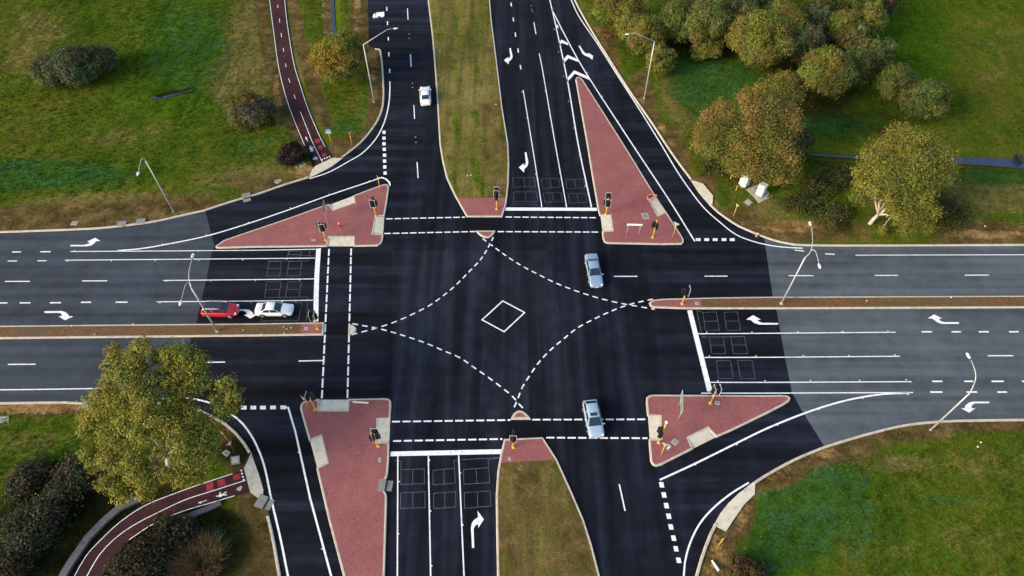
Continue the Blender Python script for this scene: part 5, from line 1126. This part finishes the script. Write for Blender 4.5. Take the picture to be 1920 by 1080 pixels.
def tree(name, base, lobes, label, cat, group, size=0.2, n_each=60, bark="bark", r0=0.25, fork=2.2, colvar=0.22, droop=0.4, flat=0.9, seed=1, clump=14, fill=0.3, limbs=True, loose=0.21):
    """lobes: (world xyz, radius, colour)"""
    B = Vector(base); root = empty(name, B); tag(root, label, cat, group)
    cs = [np.array(l[0])-np.array(B) for l in lobes]
    V, Cc = leaves(cs, [l[1] for l in lobes], n_each, size, [l[2] for l in lobes], colvar, droop, flat, seed, clump, fill, loose)
    fast_mesh("crown", V, np.arange(len(V)).reshape(-1, 4), M["leaf"], Cc, False, root)
    rr = random.Random(seed); mb = MB()
    top = Vector((sum(c[0] for c in cs)/len(cs)*0.35, sum(c[1] for c in cs)/len(cs)*0.35, fork))
    mb.tube([(0, 0, -0.3), (top.x*.3, top.y*.3, fork*.5), top], [r0*1.25, r0, r0*.85], 9)
    boughs = {}
    if limbs:
        for c, l in zip(cs, lobes):
            T = Vector(c); mid = top.lerp(T, 0.5) + Vector((rr.uniform(-.3, .3), rr.uniform(-.3, .3), rr.uniform(.1, .6)))
            a_ = int((math.atan2(T.y-top.y, T.x-top.x)+math.pi)/(2*math.pi)*4.999)
            if a_ not in boughs:
                g_ = [Vector(c2) for c2 in cs if int((math.atan2(c2[1]-top.y, c2[0]-top.x)+math.pi)/(2*math.pi)*4.999) == a_]
                e_ = top.lerp(sum(g_, Vector((0, 0, 0)))/len(g_), .55); boughs[a_] = e_
                mb.tube([top*0.95, top.lerp(e_, .5)+Vector((rr.uniform(-.2, .2), rr.uniform(-.2, .2), -.1)), e_], [r0*.75, r0*.55, r0*.38], 8)
            e_ = boughs[a_]; mid = e_.lerp(T, .5)+Vector((rr.uniform(-.25, .25), rr.uniform(-.25, .25), rr.uniform(0, .3)))
            mb.tube([e_, mid, T+Vector((0, 0, l[1]*.3))], [r0*.26, r0*.17, r0*.06], 6)
            for _ in range(2):
                e = T + Vector((rr.uniform(-1, 1), rr.uniform(-1, 1), rr.uniform(-.2, .9)))*l[1]*.8
                mb.tube([mid.lerp(T, .5), mid.lerp(T, .5).lerp(e, .5)+Vector((0, 0, .1)), e], [r0*.2, r0*.13, r0*.05], 5)
    mb.build("trunk", M[bark], root, True)
    return root
def jit(c, s, rr): return tuple(max(.003, x*(1+rr.uniform(-s, s))) for x in c)
def px_lobes(lst, cols, seed, k=1.0):
    """(px, py, r_px, z): lobe seen at a photo point at its real height"""
    rr = random.Random(seed); out = []
    for px, py, rp, z in lst:
        p = W(px, py, z); R = (W(px+rp, py, z)-p).length*k
        out.append((tuple(p), R, jit(rr.choice(cols), .06, rr)))
    return out
OLIVE = [(0.2303, 0.2191, 0.031), (0.2115, 0.2092, 0.0291), (0.2444, 0.227, 0.0348), (0.1927, 0.1974, 0.0282)]
gum = px_lobes([(268, 652, 20, 13.2), (252, 672, 20, 12.6), (215, 662, 17, 12.0), (212, 688, 18, 11.4), (210, 712, 18, 10.8), (240, 700, 26, 12.0), (262, 695, 20, 12), (318, 662, 20, 12.4), (345, 665, 22, 12.2), (372, 680, 20, 11.4), (312, 690, 18, 11.4), (294, 668, 14, 11.8), (298, 712, 18, 11), (325, 722, 20, 10.6), (345, 738, 18, 10.2), (340, 695, 22, 11.2), (378, 712, 20, 10.4), (362, 728, 20, 10.2), (425, 720, 18, 9.8), (438, 740, 18, 9.2), (412, 742, 20, 9.2), (418, 768, 20, 8.4), (440, 762, 14, 8.4),
                (200, 738, 24, 9.8), (180, 752, 20, 9.2), (172, 785, 22, 8.4), (160, 810, 16, 7.6), (195, 775, 22, 9.2), (225, 755, 26, 10.2), (258, 735, 24, 11.2), (280, 748, 20, 11.2), (240, 790, 26, 9.6), (205, 815, 24, 8.4), (270, 775, 24, 10.6), (295, 790, 22, 10.2), (232, 828, 24, 8.4), (268, 815, 24, 9.4), (325, 755, 20, 10), (345, 765, 20, 9.6), (330, 805, 26, 9.4), (362, 782, 20, 9.2), (385, 800, 20, 8.4), (372, 822, 24, 8.2), (345, 832, 24, 8.8), (395, 832, 18, 7.6), (352, 865, 24, 7.4), (382, 862, 20, 7), (170, 850, 18, 7), (182, 872, 18, 6.6), (205, 860, 22, 7.4), (228, 875, 22, 7), (198, 905, 16, 5.8), (225, 915, 20, 5.6), (252, 860, 22, 8), (260, 890, 22, 7), (282, 900, 20, 6.4), (232, 935, 15, 5), (272, 925, 18, 5.4), (310, 890, 16, 7), (345, 895, 18, 6.2), (300, 850, 14, 8.6), (372, 895, 14, 5.8)], OLIVE, 5, 0.9)
gb = W(322, 884, 0.05)
tree("gum_tree", gb, gum, "large spreading olive gum tree with pale limbs beside the lower red path", "tree", None, 0.135, 950, "bark", 0.26, 3.0, 0.24, 0.9, 0.95, 3, 15, 0.5, loose=.25)
BRN = [(0.2128, 0.1512, 0.0306), (0.1848, 0.1411, 0.0288), (0.2296, 0.1663, 0.0396), (0.1456, 0.145, 0.0252)]
brown = px_lobes([(1475, 155, 20, 9.5), (1450, 165, 22, 9.5), (1425, 175, 20, 9), (1480, 180, 20, 9), (1400, 185, 18, 8.4), (1445, 200, 24, 9), (1410, 210, 22, 8.6), (1475, 215, 22, 8.4), (1478, 240, 20, 7.6), (1355, 205, 18, 7.4), (1335, 220, 18, 7), (1365, 225, 20, 7.6), (1320, 245, 18, 6.2), (1345, 250, 22, 7), (1315, 268, 16, 5.4), (1340, 275, 20, 6), (1375, 255, 20, 7.4), (1405, 245, 22, 8), (1440, 235, 22, 8.2), (1440, 265, 24, 7.4), (1395, 280, 22, 6.8), (1420, 290, 22, 6.4), (1460, 280, 22, 6.8), (1480, 300, 20, 5.8), (1380, 305, 22, 5.4), (1410, 315, 22, 5.4), (1445, 315, 22, 5.4), (1480, 325, 18, 4.6), (1425, 324, 18, 5), (1458, 330, 16, 4.6), (1385, 318, 14, 5), (1365, 290, 18, 5.6)], BRN, 6)
brown[13] = (brown[13][0], brown[13][1], (0.12, 0.105, 0.02))
tree("gum_tree", W(1432, 335, 0.05), brown, "reddish brown leaved gum tree above the two white cabinets", "tree", None, 0.135, 760, "bark", 0.20, 2.2, 0.26, 0.6, 0.95, 8, 13, 0.5, loose=.28)
OL2 = [(0.195, 0.1878, 0.0269), (0.1739, 0.1724, 0.0235), (0.2108, 0.1998, 0.0319), (0.137, 0.1522, 0.0218)]
olv = px_lobes([(1690, 255, 22, 9.2), (1660, 275, 22, 8.8), (1725, 265, 22, 9), (1750, 280, 20, 8.6), (1770, 300, 20, 8), (1695, 285, 24, 8.8), (1635, 295, 20, 8), (1615, 320, 16, 7), (1645, 320, 22, 7.8), (1680, 315, 22, 8.4), (1715, 305, 24, 8.6), (1745, 315, 22, 8), (1768, 330, 18, 7), (1620, 345, 18, 6.2), (1612, 368, 15, 5.2), (1640, 355, 18, 6.4), (1675, 345, 20, 7.4), (1710, 340, 22, 7.6), (1742, 345, 20, 7), (1670, 372, 16, 6), (1700, 370, 20, 6.4), (1730, 375, 20, 6), (1690, 400, 20, 4.8), (1715, 405, 20, 4.6), (1745, 395, 16, 5), (1735, 420, 15, 3.6), (1700, 425, 16, 3.4), (1678, 395, 14, 5), (1655, 430, 9, 1.2)], OL2, 7)
tree("gum_tree", W(1630, 421, 0.05), olv, "olive yellow gum tree leaning from a forked orange trunk beside the right road", "tree", None, 0.135, 620, "bark", 0.26, 1.6, 0.22, 0.9, 0.95, 9, 13, 0.5, loose=.29)
def dome(px, py, rp, h, cols, seed, wild=0.2):
    """a crown of lobes over an ellipsoid, centred on a photo point"""
    rr = random.Random(seed); zc = h*0.55; p = W(px, py, zc); R = (W(px+rp, py, zc)-p).length
    R *= 1.06; rl = max(0.6, R*0.34); nl = int(max(10, 4.4*(R/rl)**2)); out = []
    for k in range(nl):
        f = (k+.5)/nl; z = 1-1.45*f; rad = math.sqrt(max(0, 1-z*z)); a = k*2.39996+rr.uniform(-.3, .3)
        s = rr.uniform(.66, .84)*(1+wild*math.sin(2*a+seed)*.7+wild*math.sin(3*a+seed*2.3)*.6)*rr.uniform(1-wild*.5, 1+wild*.5)
        q = (p.x+math.cos(a)*rad*R*s, p.y+math.sin(a)*rad*R*s*rr.uniform(.9, 1.05), max(rl*.55, zc+z*h*0.50*s))
        out.append((q, rl*rr.uniform(.75, 1.15), jit(rr.choice(cols), .22, rr)))
    return Vector((p.x, p.y, 0.0)), out
GRN = [(0.1088, 0.1249, 0.0232), (0.0899, 0.1137, 0.0201), (0.123, 0.1337, 0.0263)]
GLD = [(0.1589, 0.1616, 0.0258), (0.1348, 0.1477, 0.0241), (0.1734, 0.1708, 0.031)]
GRY = [(0.0972, 0.1187, 0.0464), (0.0864, 0.1093, 0.0411), (0.1134, 0.1306, 0.05)]
DRK = [(0.068, 0.0748, 0.027), (0.0784, 0.0799, 0.0315), (0.056, 0.0629, 0.024)]
RUS = [(0.1426, 0.1428, 0.0387), (0.1236, 0.1331, 0.0352), (0.1093, 0.1258, 0.0317)]
def domed(name, px, py, rp, h, cols, label, cat, group, seed, wild=0.2, **k):
    b, lo = dome(px, py, rp, h, cols, seed, wild); b.z = gz(b.x, b.y)-0.05
    kw = dict(size=0.15, n_each=600, bark="darkbark", r0=0.09+0.025*h, fork=max(.5, h*.28), seed=seed, clump=12, fill=0.35); kw.update(k)
    return tree(name, b, lo, label, cat, group, **kw)
TG = "trees of the upper right grove"
for i, (px, py, rp, h, cols, lb) in enumerate([
    (1163, 18, 36, 6.5, GLD, "olive tree nearest the upper road at the top of the grove"),
    (1205, 62, 38, 6.0, GLD, "olive golden tree right beside the arm of the straight lamp"),
    (1238, 112, 26, 4.0, GLD, "round olive bush just right of the straight lamp pole"),
    (1275, 42, 40, 7.5, GRN, "dull green tree behind the bush by the straight lamp"),
    (1330, 40, 44, 9.0, RUS, "tall rusty olive tree with a pale trunk in the middle of the grove"),
    (1325, 92, 24, 3.5, GLD, "low olive bush at the grass edge under the tall rusty tree"),
    (1382, 40, 34, 8.0, RUS, "rusty tree between the tall tree and the broad golden one"),
    (1425, 78, 50, 8.0, GLD, "broad golden olive tree with an orange forked trunk at the grass edge"),
    (1470, 52, 40, 7.5, GLD, "golden tree merging into the right side of the broad one"),
    (1405, 3, 34, 8.0, GRY, "blue grey tree at the top edge above the broad golden tree"),
    (1500, 80, 34, 6.5, GRY, "dusky green tree left of the round grey green one"),
    (1527, 40, 25, 6.0, GRY, "round grey green tree beside the dusky one"),
    (1538, 6, 28, 6.5, GRN, "dark green tree at the top edge over the round grey green tree"),
    (1592, 8, 30, 6.5, GRN, "dull green tree at the top edge over the yellowish tree"),
    (1648, 0, 26, 5.0, DRK, "dark shrubby tree at the top edge of the right field"),
    (1580, 52, 27, 6.5, GLD, "olive tree left of the yellowish dome"),
    (1630, 46, 27, 6.5, GLD, "yellowish domed tree on the field side of the grove"),
    (1602, 72, 24, 6.0, RUS, "brownish tree with bare pale twigs inside the grove"),
    (1628, 108, 30, 5.5, RUS, "brown green tree on the field side below the yellowish dome"),
    (1592, 130, 30, 5.0, GRN, "dark olive tree behind the golden dome nearest the meadow"),
    (1550, 138, 44, 7.0, GLD, "golden dome shaped tree nearest the teal meadow"),
    (1681, 157, 33, 5.4, GRN, "round dome shaped shrub, left one of the pair in the right field"),
    (1735, 188, 36, 5.6, GRN, "round dome shaped shrub, right one of the pair in the right field"),
    (1497, 262, 24, 2.6, GRY, "grey green shrub tucked behind the reddish brown gum")]):
    domed("bush" if h < 4.7 or "shrub" in lb else "tree", px, py, rp, h, cols, lb, "shrub" if h < 4.7 or "shrub" in lb else "tree", TG, 40+i, wild=.05 if "shaped" in lb or "round grey" in lb else .26)
domed("tree", 640, 108, 44, 7.2, [(0.24, 0.20, 0.024), (0.19, 0.175, 0.026), (0.11, 0.125, 0.028)], "yellow green round tree between the upper red path and the widened bay", "tree", None, 81, n_each=600)
b1, l1 = dome(108, 130, 36, 3.8, DRK+GRY, 82, .12); b2, l2 = dome(174, 116, 35, 3.8, DRK+GRY, 83, .12); l1 += dome(142, 124, 40, 4.6, DRK+GRY, 84, .12)[1]
b1.z = gz(b1.x, b1.y); tree("thicket", (b1+b2)/2, l1+l2, "wide dark grey green thicket alone in the upper left field", "shrub", None, 0.145, 560, "bark", 0.10, 0.7, 0.3, 0.2, 0.9, 84, 12, 0.35)
domed("bush", 473, 208, 38, 3.0, [(0.12, 0.095, 0.03), (0.085, 0.075, 0.045), (0.075, 0.075, 0.05), (0.13, 0.115, 0.02)], "round grey and ochre bush left of the upper red path", "shrub", None, 85, size=.15)
domed("bush", 546, 290, 24, 1.4, [(0.04, 0.018, 0.012), (0.06, 0.028, 0.016), (0.022, 0.013, 0.010)], "low burnt brown shrub beside the foot of the upper red path", "shrub", None, 86, size=.14)
DK2 = [(0.0395, 0.0381, 0.015), (0.0474, 0.0435, 0.0187), (0.0326, 0.0337, 0.0131)]
DK3 = [(0.0553, 0.055, 0.0247), (0.0632, 0.0606, 0.0286), (0.0464, 0.0483, 0.0207)]
domed("bush", 66, 985, 48, 1.9, DK3, "dark bush at the lower left edge outside the curving wall", "shrub", "dark bushes at the lower left", 87, loose=.45, wild=.3, fill=.6, n_each=300)
domed("bush", 150, 892, 42, 2.4, DK3, "dark bush between the big gum tree and the curving wall", "shrub", "dark bushes at the lower left", 88, loose=.45, wild=.3, fill=.6, n_each=300)
domed("bush", 52, 900, 34, 1.6, DK3, "low grey green bush at the left edge above the dark bushes", "shrub", "dark bushes at the lower left", 93, loose=.4, wild=.3, fill=.6, n_each=280)
domed("bush", 22, 1058, 38, 1.7, DK2, "dark bush in the lower left corner beyond the curving wall", "shrub", "dark bushes at the lower left", 95, loose=.4, wild=.3, fill=.6, n_each=280)
domed("bush", 262, 1062, 48, 1.5, DK2, "dark bush just below the lower red path", "shrub", "dark bushes at the lower left", 89, loose=.45, wild=.35, fill=.6, n_each=300)
domed("bush", 330, 1000, 34, 1.2, DK2, "low dark scrub under the short wall of the lower red path", "shrub", "dark bushes at the lower left", 90, loose=.45, wild=.35, fill=.6, n_each=380)
domed("bush", 1402, 1072, 26, 1.2, [(0.10, 0.062, 0.024), (0.07, 0.05, 0.018)], "small brown bush at the bottom of the lower right field", "shrub", None, 91, size=.14)
for i, (px, py, rp, h, lb) in enumerate([(1570, 330, 26, 1.0, "low scrub left of the leaning olive gum"), (1535, 350, 24, 0.9, "low dark scrub below the grey green shrub"), (1500, 385, 26, 0.9, "bright low scrub above the double arm lamp"), (1560, 400, 30, 1.0, "low green scrub left of the forked trunk"), (1770, 395, 34, 0.9, "low scrub right of the leaning olive gum"), (1340, 310, 22, 1.2, "low green scrub on the road side of the brown gum")]):
    domed("scrub", px, py, rp, h, [(0.055, 0.075, 0.014), (0.075, 0.082, 0.018), (0.065, 0.060, 0.018)], lb, "shrub", "low scrub around the right verge", 120+i, size=.14, n_each=220, limbs=False, loose=.42, wild=.4, fill=.6)
# dry reeds at the lower left
def reeds(px, py, R, n, h, cols, label, seed):
    r = np.random.default_rng(seed); B = W(px, py, 0); B.z = gz(B.x, B.y)-.05
    a = r.uniform(0, 6.283, n); d = R*np.sqrt(r.random(n)); P = np.stack([d*np.cos(a), d*np.sin(a), np.zeros(n)], 1)
    ln = h*(.5+.7*r.random(n)); dirv = np.stack([np.cos(a)*.7+r.normal(0, .5, n), np.sin(a)*.7+r.normal(0, .5, n), .6+.6*r.random(n)], 1); dirv /= np.linalg.norm(dirv, axis=1)[:, None]
    T = P+dirv*ln[:, None]; T[:, 2] = np.maximum(T[:, 2], .05); s = np.cross(dirv, r.normal(size=(n, 3))); s /= np.linalg.norm(s, axis=1)[:, None]; s *= .03
    V = np.stack([P-s, P+s, T], 1).reshape(-1, 3); c = np.array(cols)[r.integers(0, len(cols), n)]*(1+.25*r.normal(size=(n, 1)))
    C4 = np.concatenate([np.repeat(np.clip(c, .003, 1), 3, 0), np.ones((3*n, 1))], 1)
    o = fast_mesh("reed_clump", V, np.arange(3*n).reshape(-1, 3), M["reed"], C4); o.location = B; tag(o, label, "reeds")
reeds(372, 1056, 2.1, 2600, 1.7, [(0.22, 0.135, 0.06), (0.17, 0.105, 0.045), (0.28, 0.185, 0.085)], "dry brown reeds beside the lower left slip lane", 5)
reeds(398, 1032, 1.5, 700, 1.5, [(0.03, 0.085, 0.05), (0.05, 0.08, 0.03), (0.02, 0.06, 0.035)], "bluish green reeds behind the dry brown clump", 6)
reeds(1188, 307, 0.45, 160, .45, [(0.22, 0.13, 0.05)], "tuft of dry grass on the slip lane edge of the narrow island", 7)
r_ = MB()
for k in range(5):
    a = k*1.1; r_.tube([(0, 0, .1), (.5*math.cos(a), .5*math.sin(a), .25), (1.2*math.cos(a+.2), 1.0*math.sin(a+.2), .12)], [.05, .035, .012], 6)
o = r_.build("fallen_branch", plain("dead_orange_wood", (0.32, 0.13, 0.06), .9, var=.3), None, True); o.location = W(1139, 70, .12); tag(o, "small orange dead branch on the verge beside the upper right slip lane", "branch")
r = empty("culvert", W(1908, 301, -0.45)); tag(r, "dark culvert mouth where the creek meets the right edge", "culvert")
MB().box((0, 0, 0.25), (0.35, 1.7, 0.7)).build("headwall", M["trim"], r, bevel=.03); MB().box((-0.178, 0, 0.1), (0.02, 1.1, 0.4)).build("opening", M["trim"], r)

st = None
for x, y in [(532, 613.5), (538, 617), (546, 615), (533, 625), (491, 627), (456, 619), (178, 627), (135, 612), (250, 607.5), (1625, 564), (1783, 558)]:
    if st is None:
        b = MB().box((0, 0, .07), (.17, .13, .09), taper=.6); st = b.build("white_stone", M["white"], bevel=.03); tag(st, "small white stone lying on the bark mulch of a median", "stone", "white stones on the mulch"); o = st
    else: o = st.copy(); COL.objects.link(o)
    o.location = W(x, y, IZ+.006); o.rotation_euler = (0, 0, x)
st = None
for x, y in [(877, 330), (883, 328.5), (930, 196), (1847, 424), (1840, 829), (1834, 837)]:
    p = W(x, y, .15); p.z = gz(p.x, p.y) if not (820 < x < 955) else IZ+.03
    if st is None:
        b = MB().box((0, 0, .06), (.2, .16, .1), taper=.6); st = b.build("litter_scrap", M["white"], bevel=.03); tag(st, "small white scrap of litter lying in rough grass", "litter", "white scraps in the grass"); o = st
    else: o = st.copy(); COL.objects.link(o)
    o.location = p; o.rotation_euler = (0, 0, x)
# ------------------------------------------------------------------ grass tufts
def tufts(n, seed):
    r = np.random.default_rng(seed); X = r.uniform(-108, 108, n*6); Y = r.uniform(12, 138, n*6)
    px, py = PX(X, Y); k = (px > -60) & (px < 1980) & (py > -40) & (py < 1130); X, Y = X[k], Y[k]
    i = np.clip(np.searchsorted(gy, Y)-1, 0, ny-2); j = np.clip(np.searchsorted(gx, X)-1, 0, nx-2)
    w = W4[i, j]; tn = T4[i, j]; rd = RD[i, j]; z = H[i, j]; f = fd[i, j]
    ok = (rd > 0.75) & (f > 0.5) & (z > -0.15) & (w[:, 2] < 0.5+0.3*r.random(len(X)))
    dens = 0.75 - 0.35*w[:, 0]; ok &= r.random(len(X)) < dens
    X, Y, w, z, tn = X[ok][:n], Y[ok][:n], w[ok][:n], z[ok][:n], tn[ok][:n]
    nz = fieldnoise(X, Y, 31, 0.5, 3)[:, None]
    base = np.where(nz > 0.25, np.array([[0.100, 0.096, 0.013]]), np.where(nz > -0.3, np.array([[0.062, 0.084, 0.008]]), np.array([[0.030, 0.058, 0.006]])))
    kv = np.clip(tn[:, 1:2], 0, .9); base = base*(1-kv)+np.array([[0.048, 0.096, 0.005]])*kv; ks = np.clip(tn[:, 0:1], 0, .9); base = base*(1-ks)+np.array([[0.125, 0.112, 0.026]])*ks
    d, l, dk = w[:, 0:1], w[:, 1:2], w[:, 3:4]
    col = base*(1-np.clip(l, 0, 1))+np.array([[0.048, 0.108, 0.022]])*np.clip(l, 0, 1)
    dd = np.clip(d*1.2-.2+.5*nz*.5, 0, 1); col = col*(1-dd)+np.array([[0.130, 0.092, 0.034]])*dd
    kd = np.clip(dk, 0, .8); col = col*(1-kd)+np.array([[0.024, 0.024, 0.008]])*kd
    col = col*(1+.2*r.normal(size=(len(X), 1))); nb = 5
    hh = (0.12+0.20*r.random(len(X)))*(1+0.5*np.clip(l[:, 0], 0, 1))*(1-.45*d[:, 0].clip(0, 1))
    P = np.stack([X, Y, z-.02], 1); P = np.repeat(P, nb, 0)+np.concatenate([r.normal(0, .10, (len(X)*nb, 2)), np.zeros((len(X)*nb, 1))], 1)
    a = r.uniform(0, 6.283, len(P)); L = np.repeat(hh, nb)*(.6+.7*r.random(len(P)))
    T = P+np.stack([np.cos(a)*L*.8, np.sin(a)*L*.8, L], 1); s = np.stack([-np.sin(a), np.cos(a), np.zeros(len(P))], 1)*.035
    V = np.stack([P-s, P+s, T], 1).reshape(-1, 3); c = np.repeat(np.clip(col, .003, 1), nb*3, 0)
    return V, np.concatenate([c, np.ones((len(c), 1))], 1)
V, C4 = tufts(60000, 77)
o = fast_mesh("grass", V, np.arange(len(V)).reshape(-1, 3), M["grass"], C4); tag(o, "rough grass tufts over the fields around the junction", "grass", None, "stuff")

# ------------------------------------------------------------------ light
EL, AZ = math.radians(22), math.radians(205)     # azimuth measured anticlockwise from +x: low, from the left and slightly towards the viewer
sd = Vector((math.cos(EL)*math.cos(AZ), math.cos(EL)*math.sin(AZ), math.sin(EL)))
sun = bpy.data.lights.new("sun", "SUN"); sun.energy = 1.9; sun.angle = math.radians(24); sun.color = (1.0, 0.84, 0.64)
so = bpy.data.objects.new("sun", sun); COL.objects.link(so); so.location = sd*200; so.rotation_euler = (-sd).to_track_quat('-Z', 'Y').to_euler()
w = bpy.data.worlds.new("World"); scn.world = w; w.use_nodes = True
nt = w.node_tree; bg = nt.nodes["Background"]; sk = nt.nodes.new("ShaderNodeTexSky"); sk.sky_type = 'NISHITA'; sk.sun_disc = False
sk.sun_elevation = EL; sk.sun_rotation = math.radians(90)-AZ; sk.air_density = 1.0; sk.dust_density = 2.0; sk.ozone_density = 1.0
nt.links.new(sk.outputs["Color"], bg.inputs["Color"]); bg.inputs["Strength"].default_value = 0.15
scn.view_settings.view_transform = 'Standard'; scn.view_settings.look = 'None'; scn.view_settings.gamma = 1; scn.view_settings.exposure = 1.1
scn.render.engine = 'CYCLES'; scn.cycles.use_denoising = True; scn.cycles.max_bounces = 5
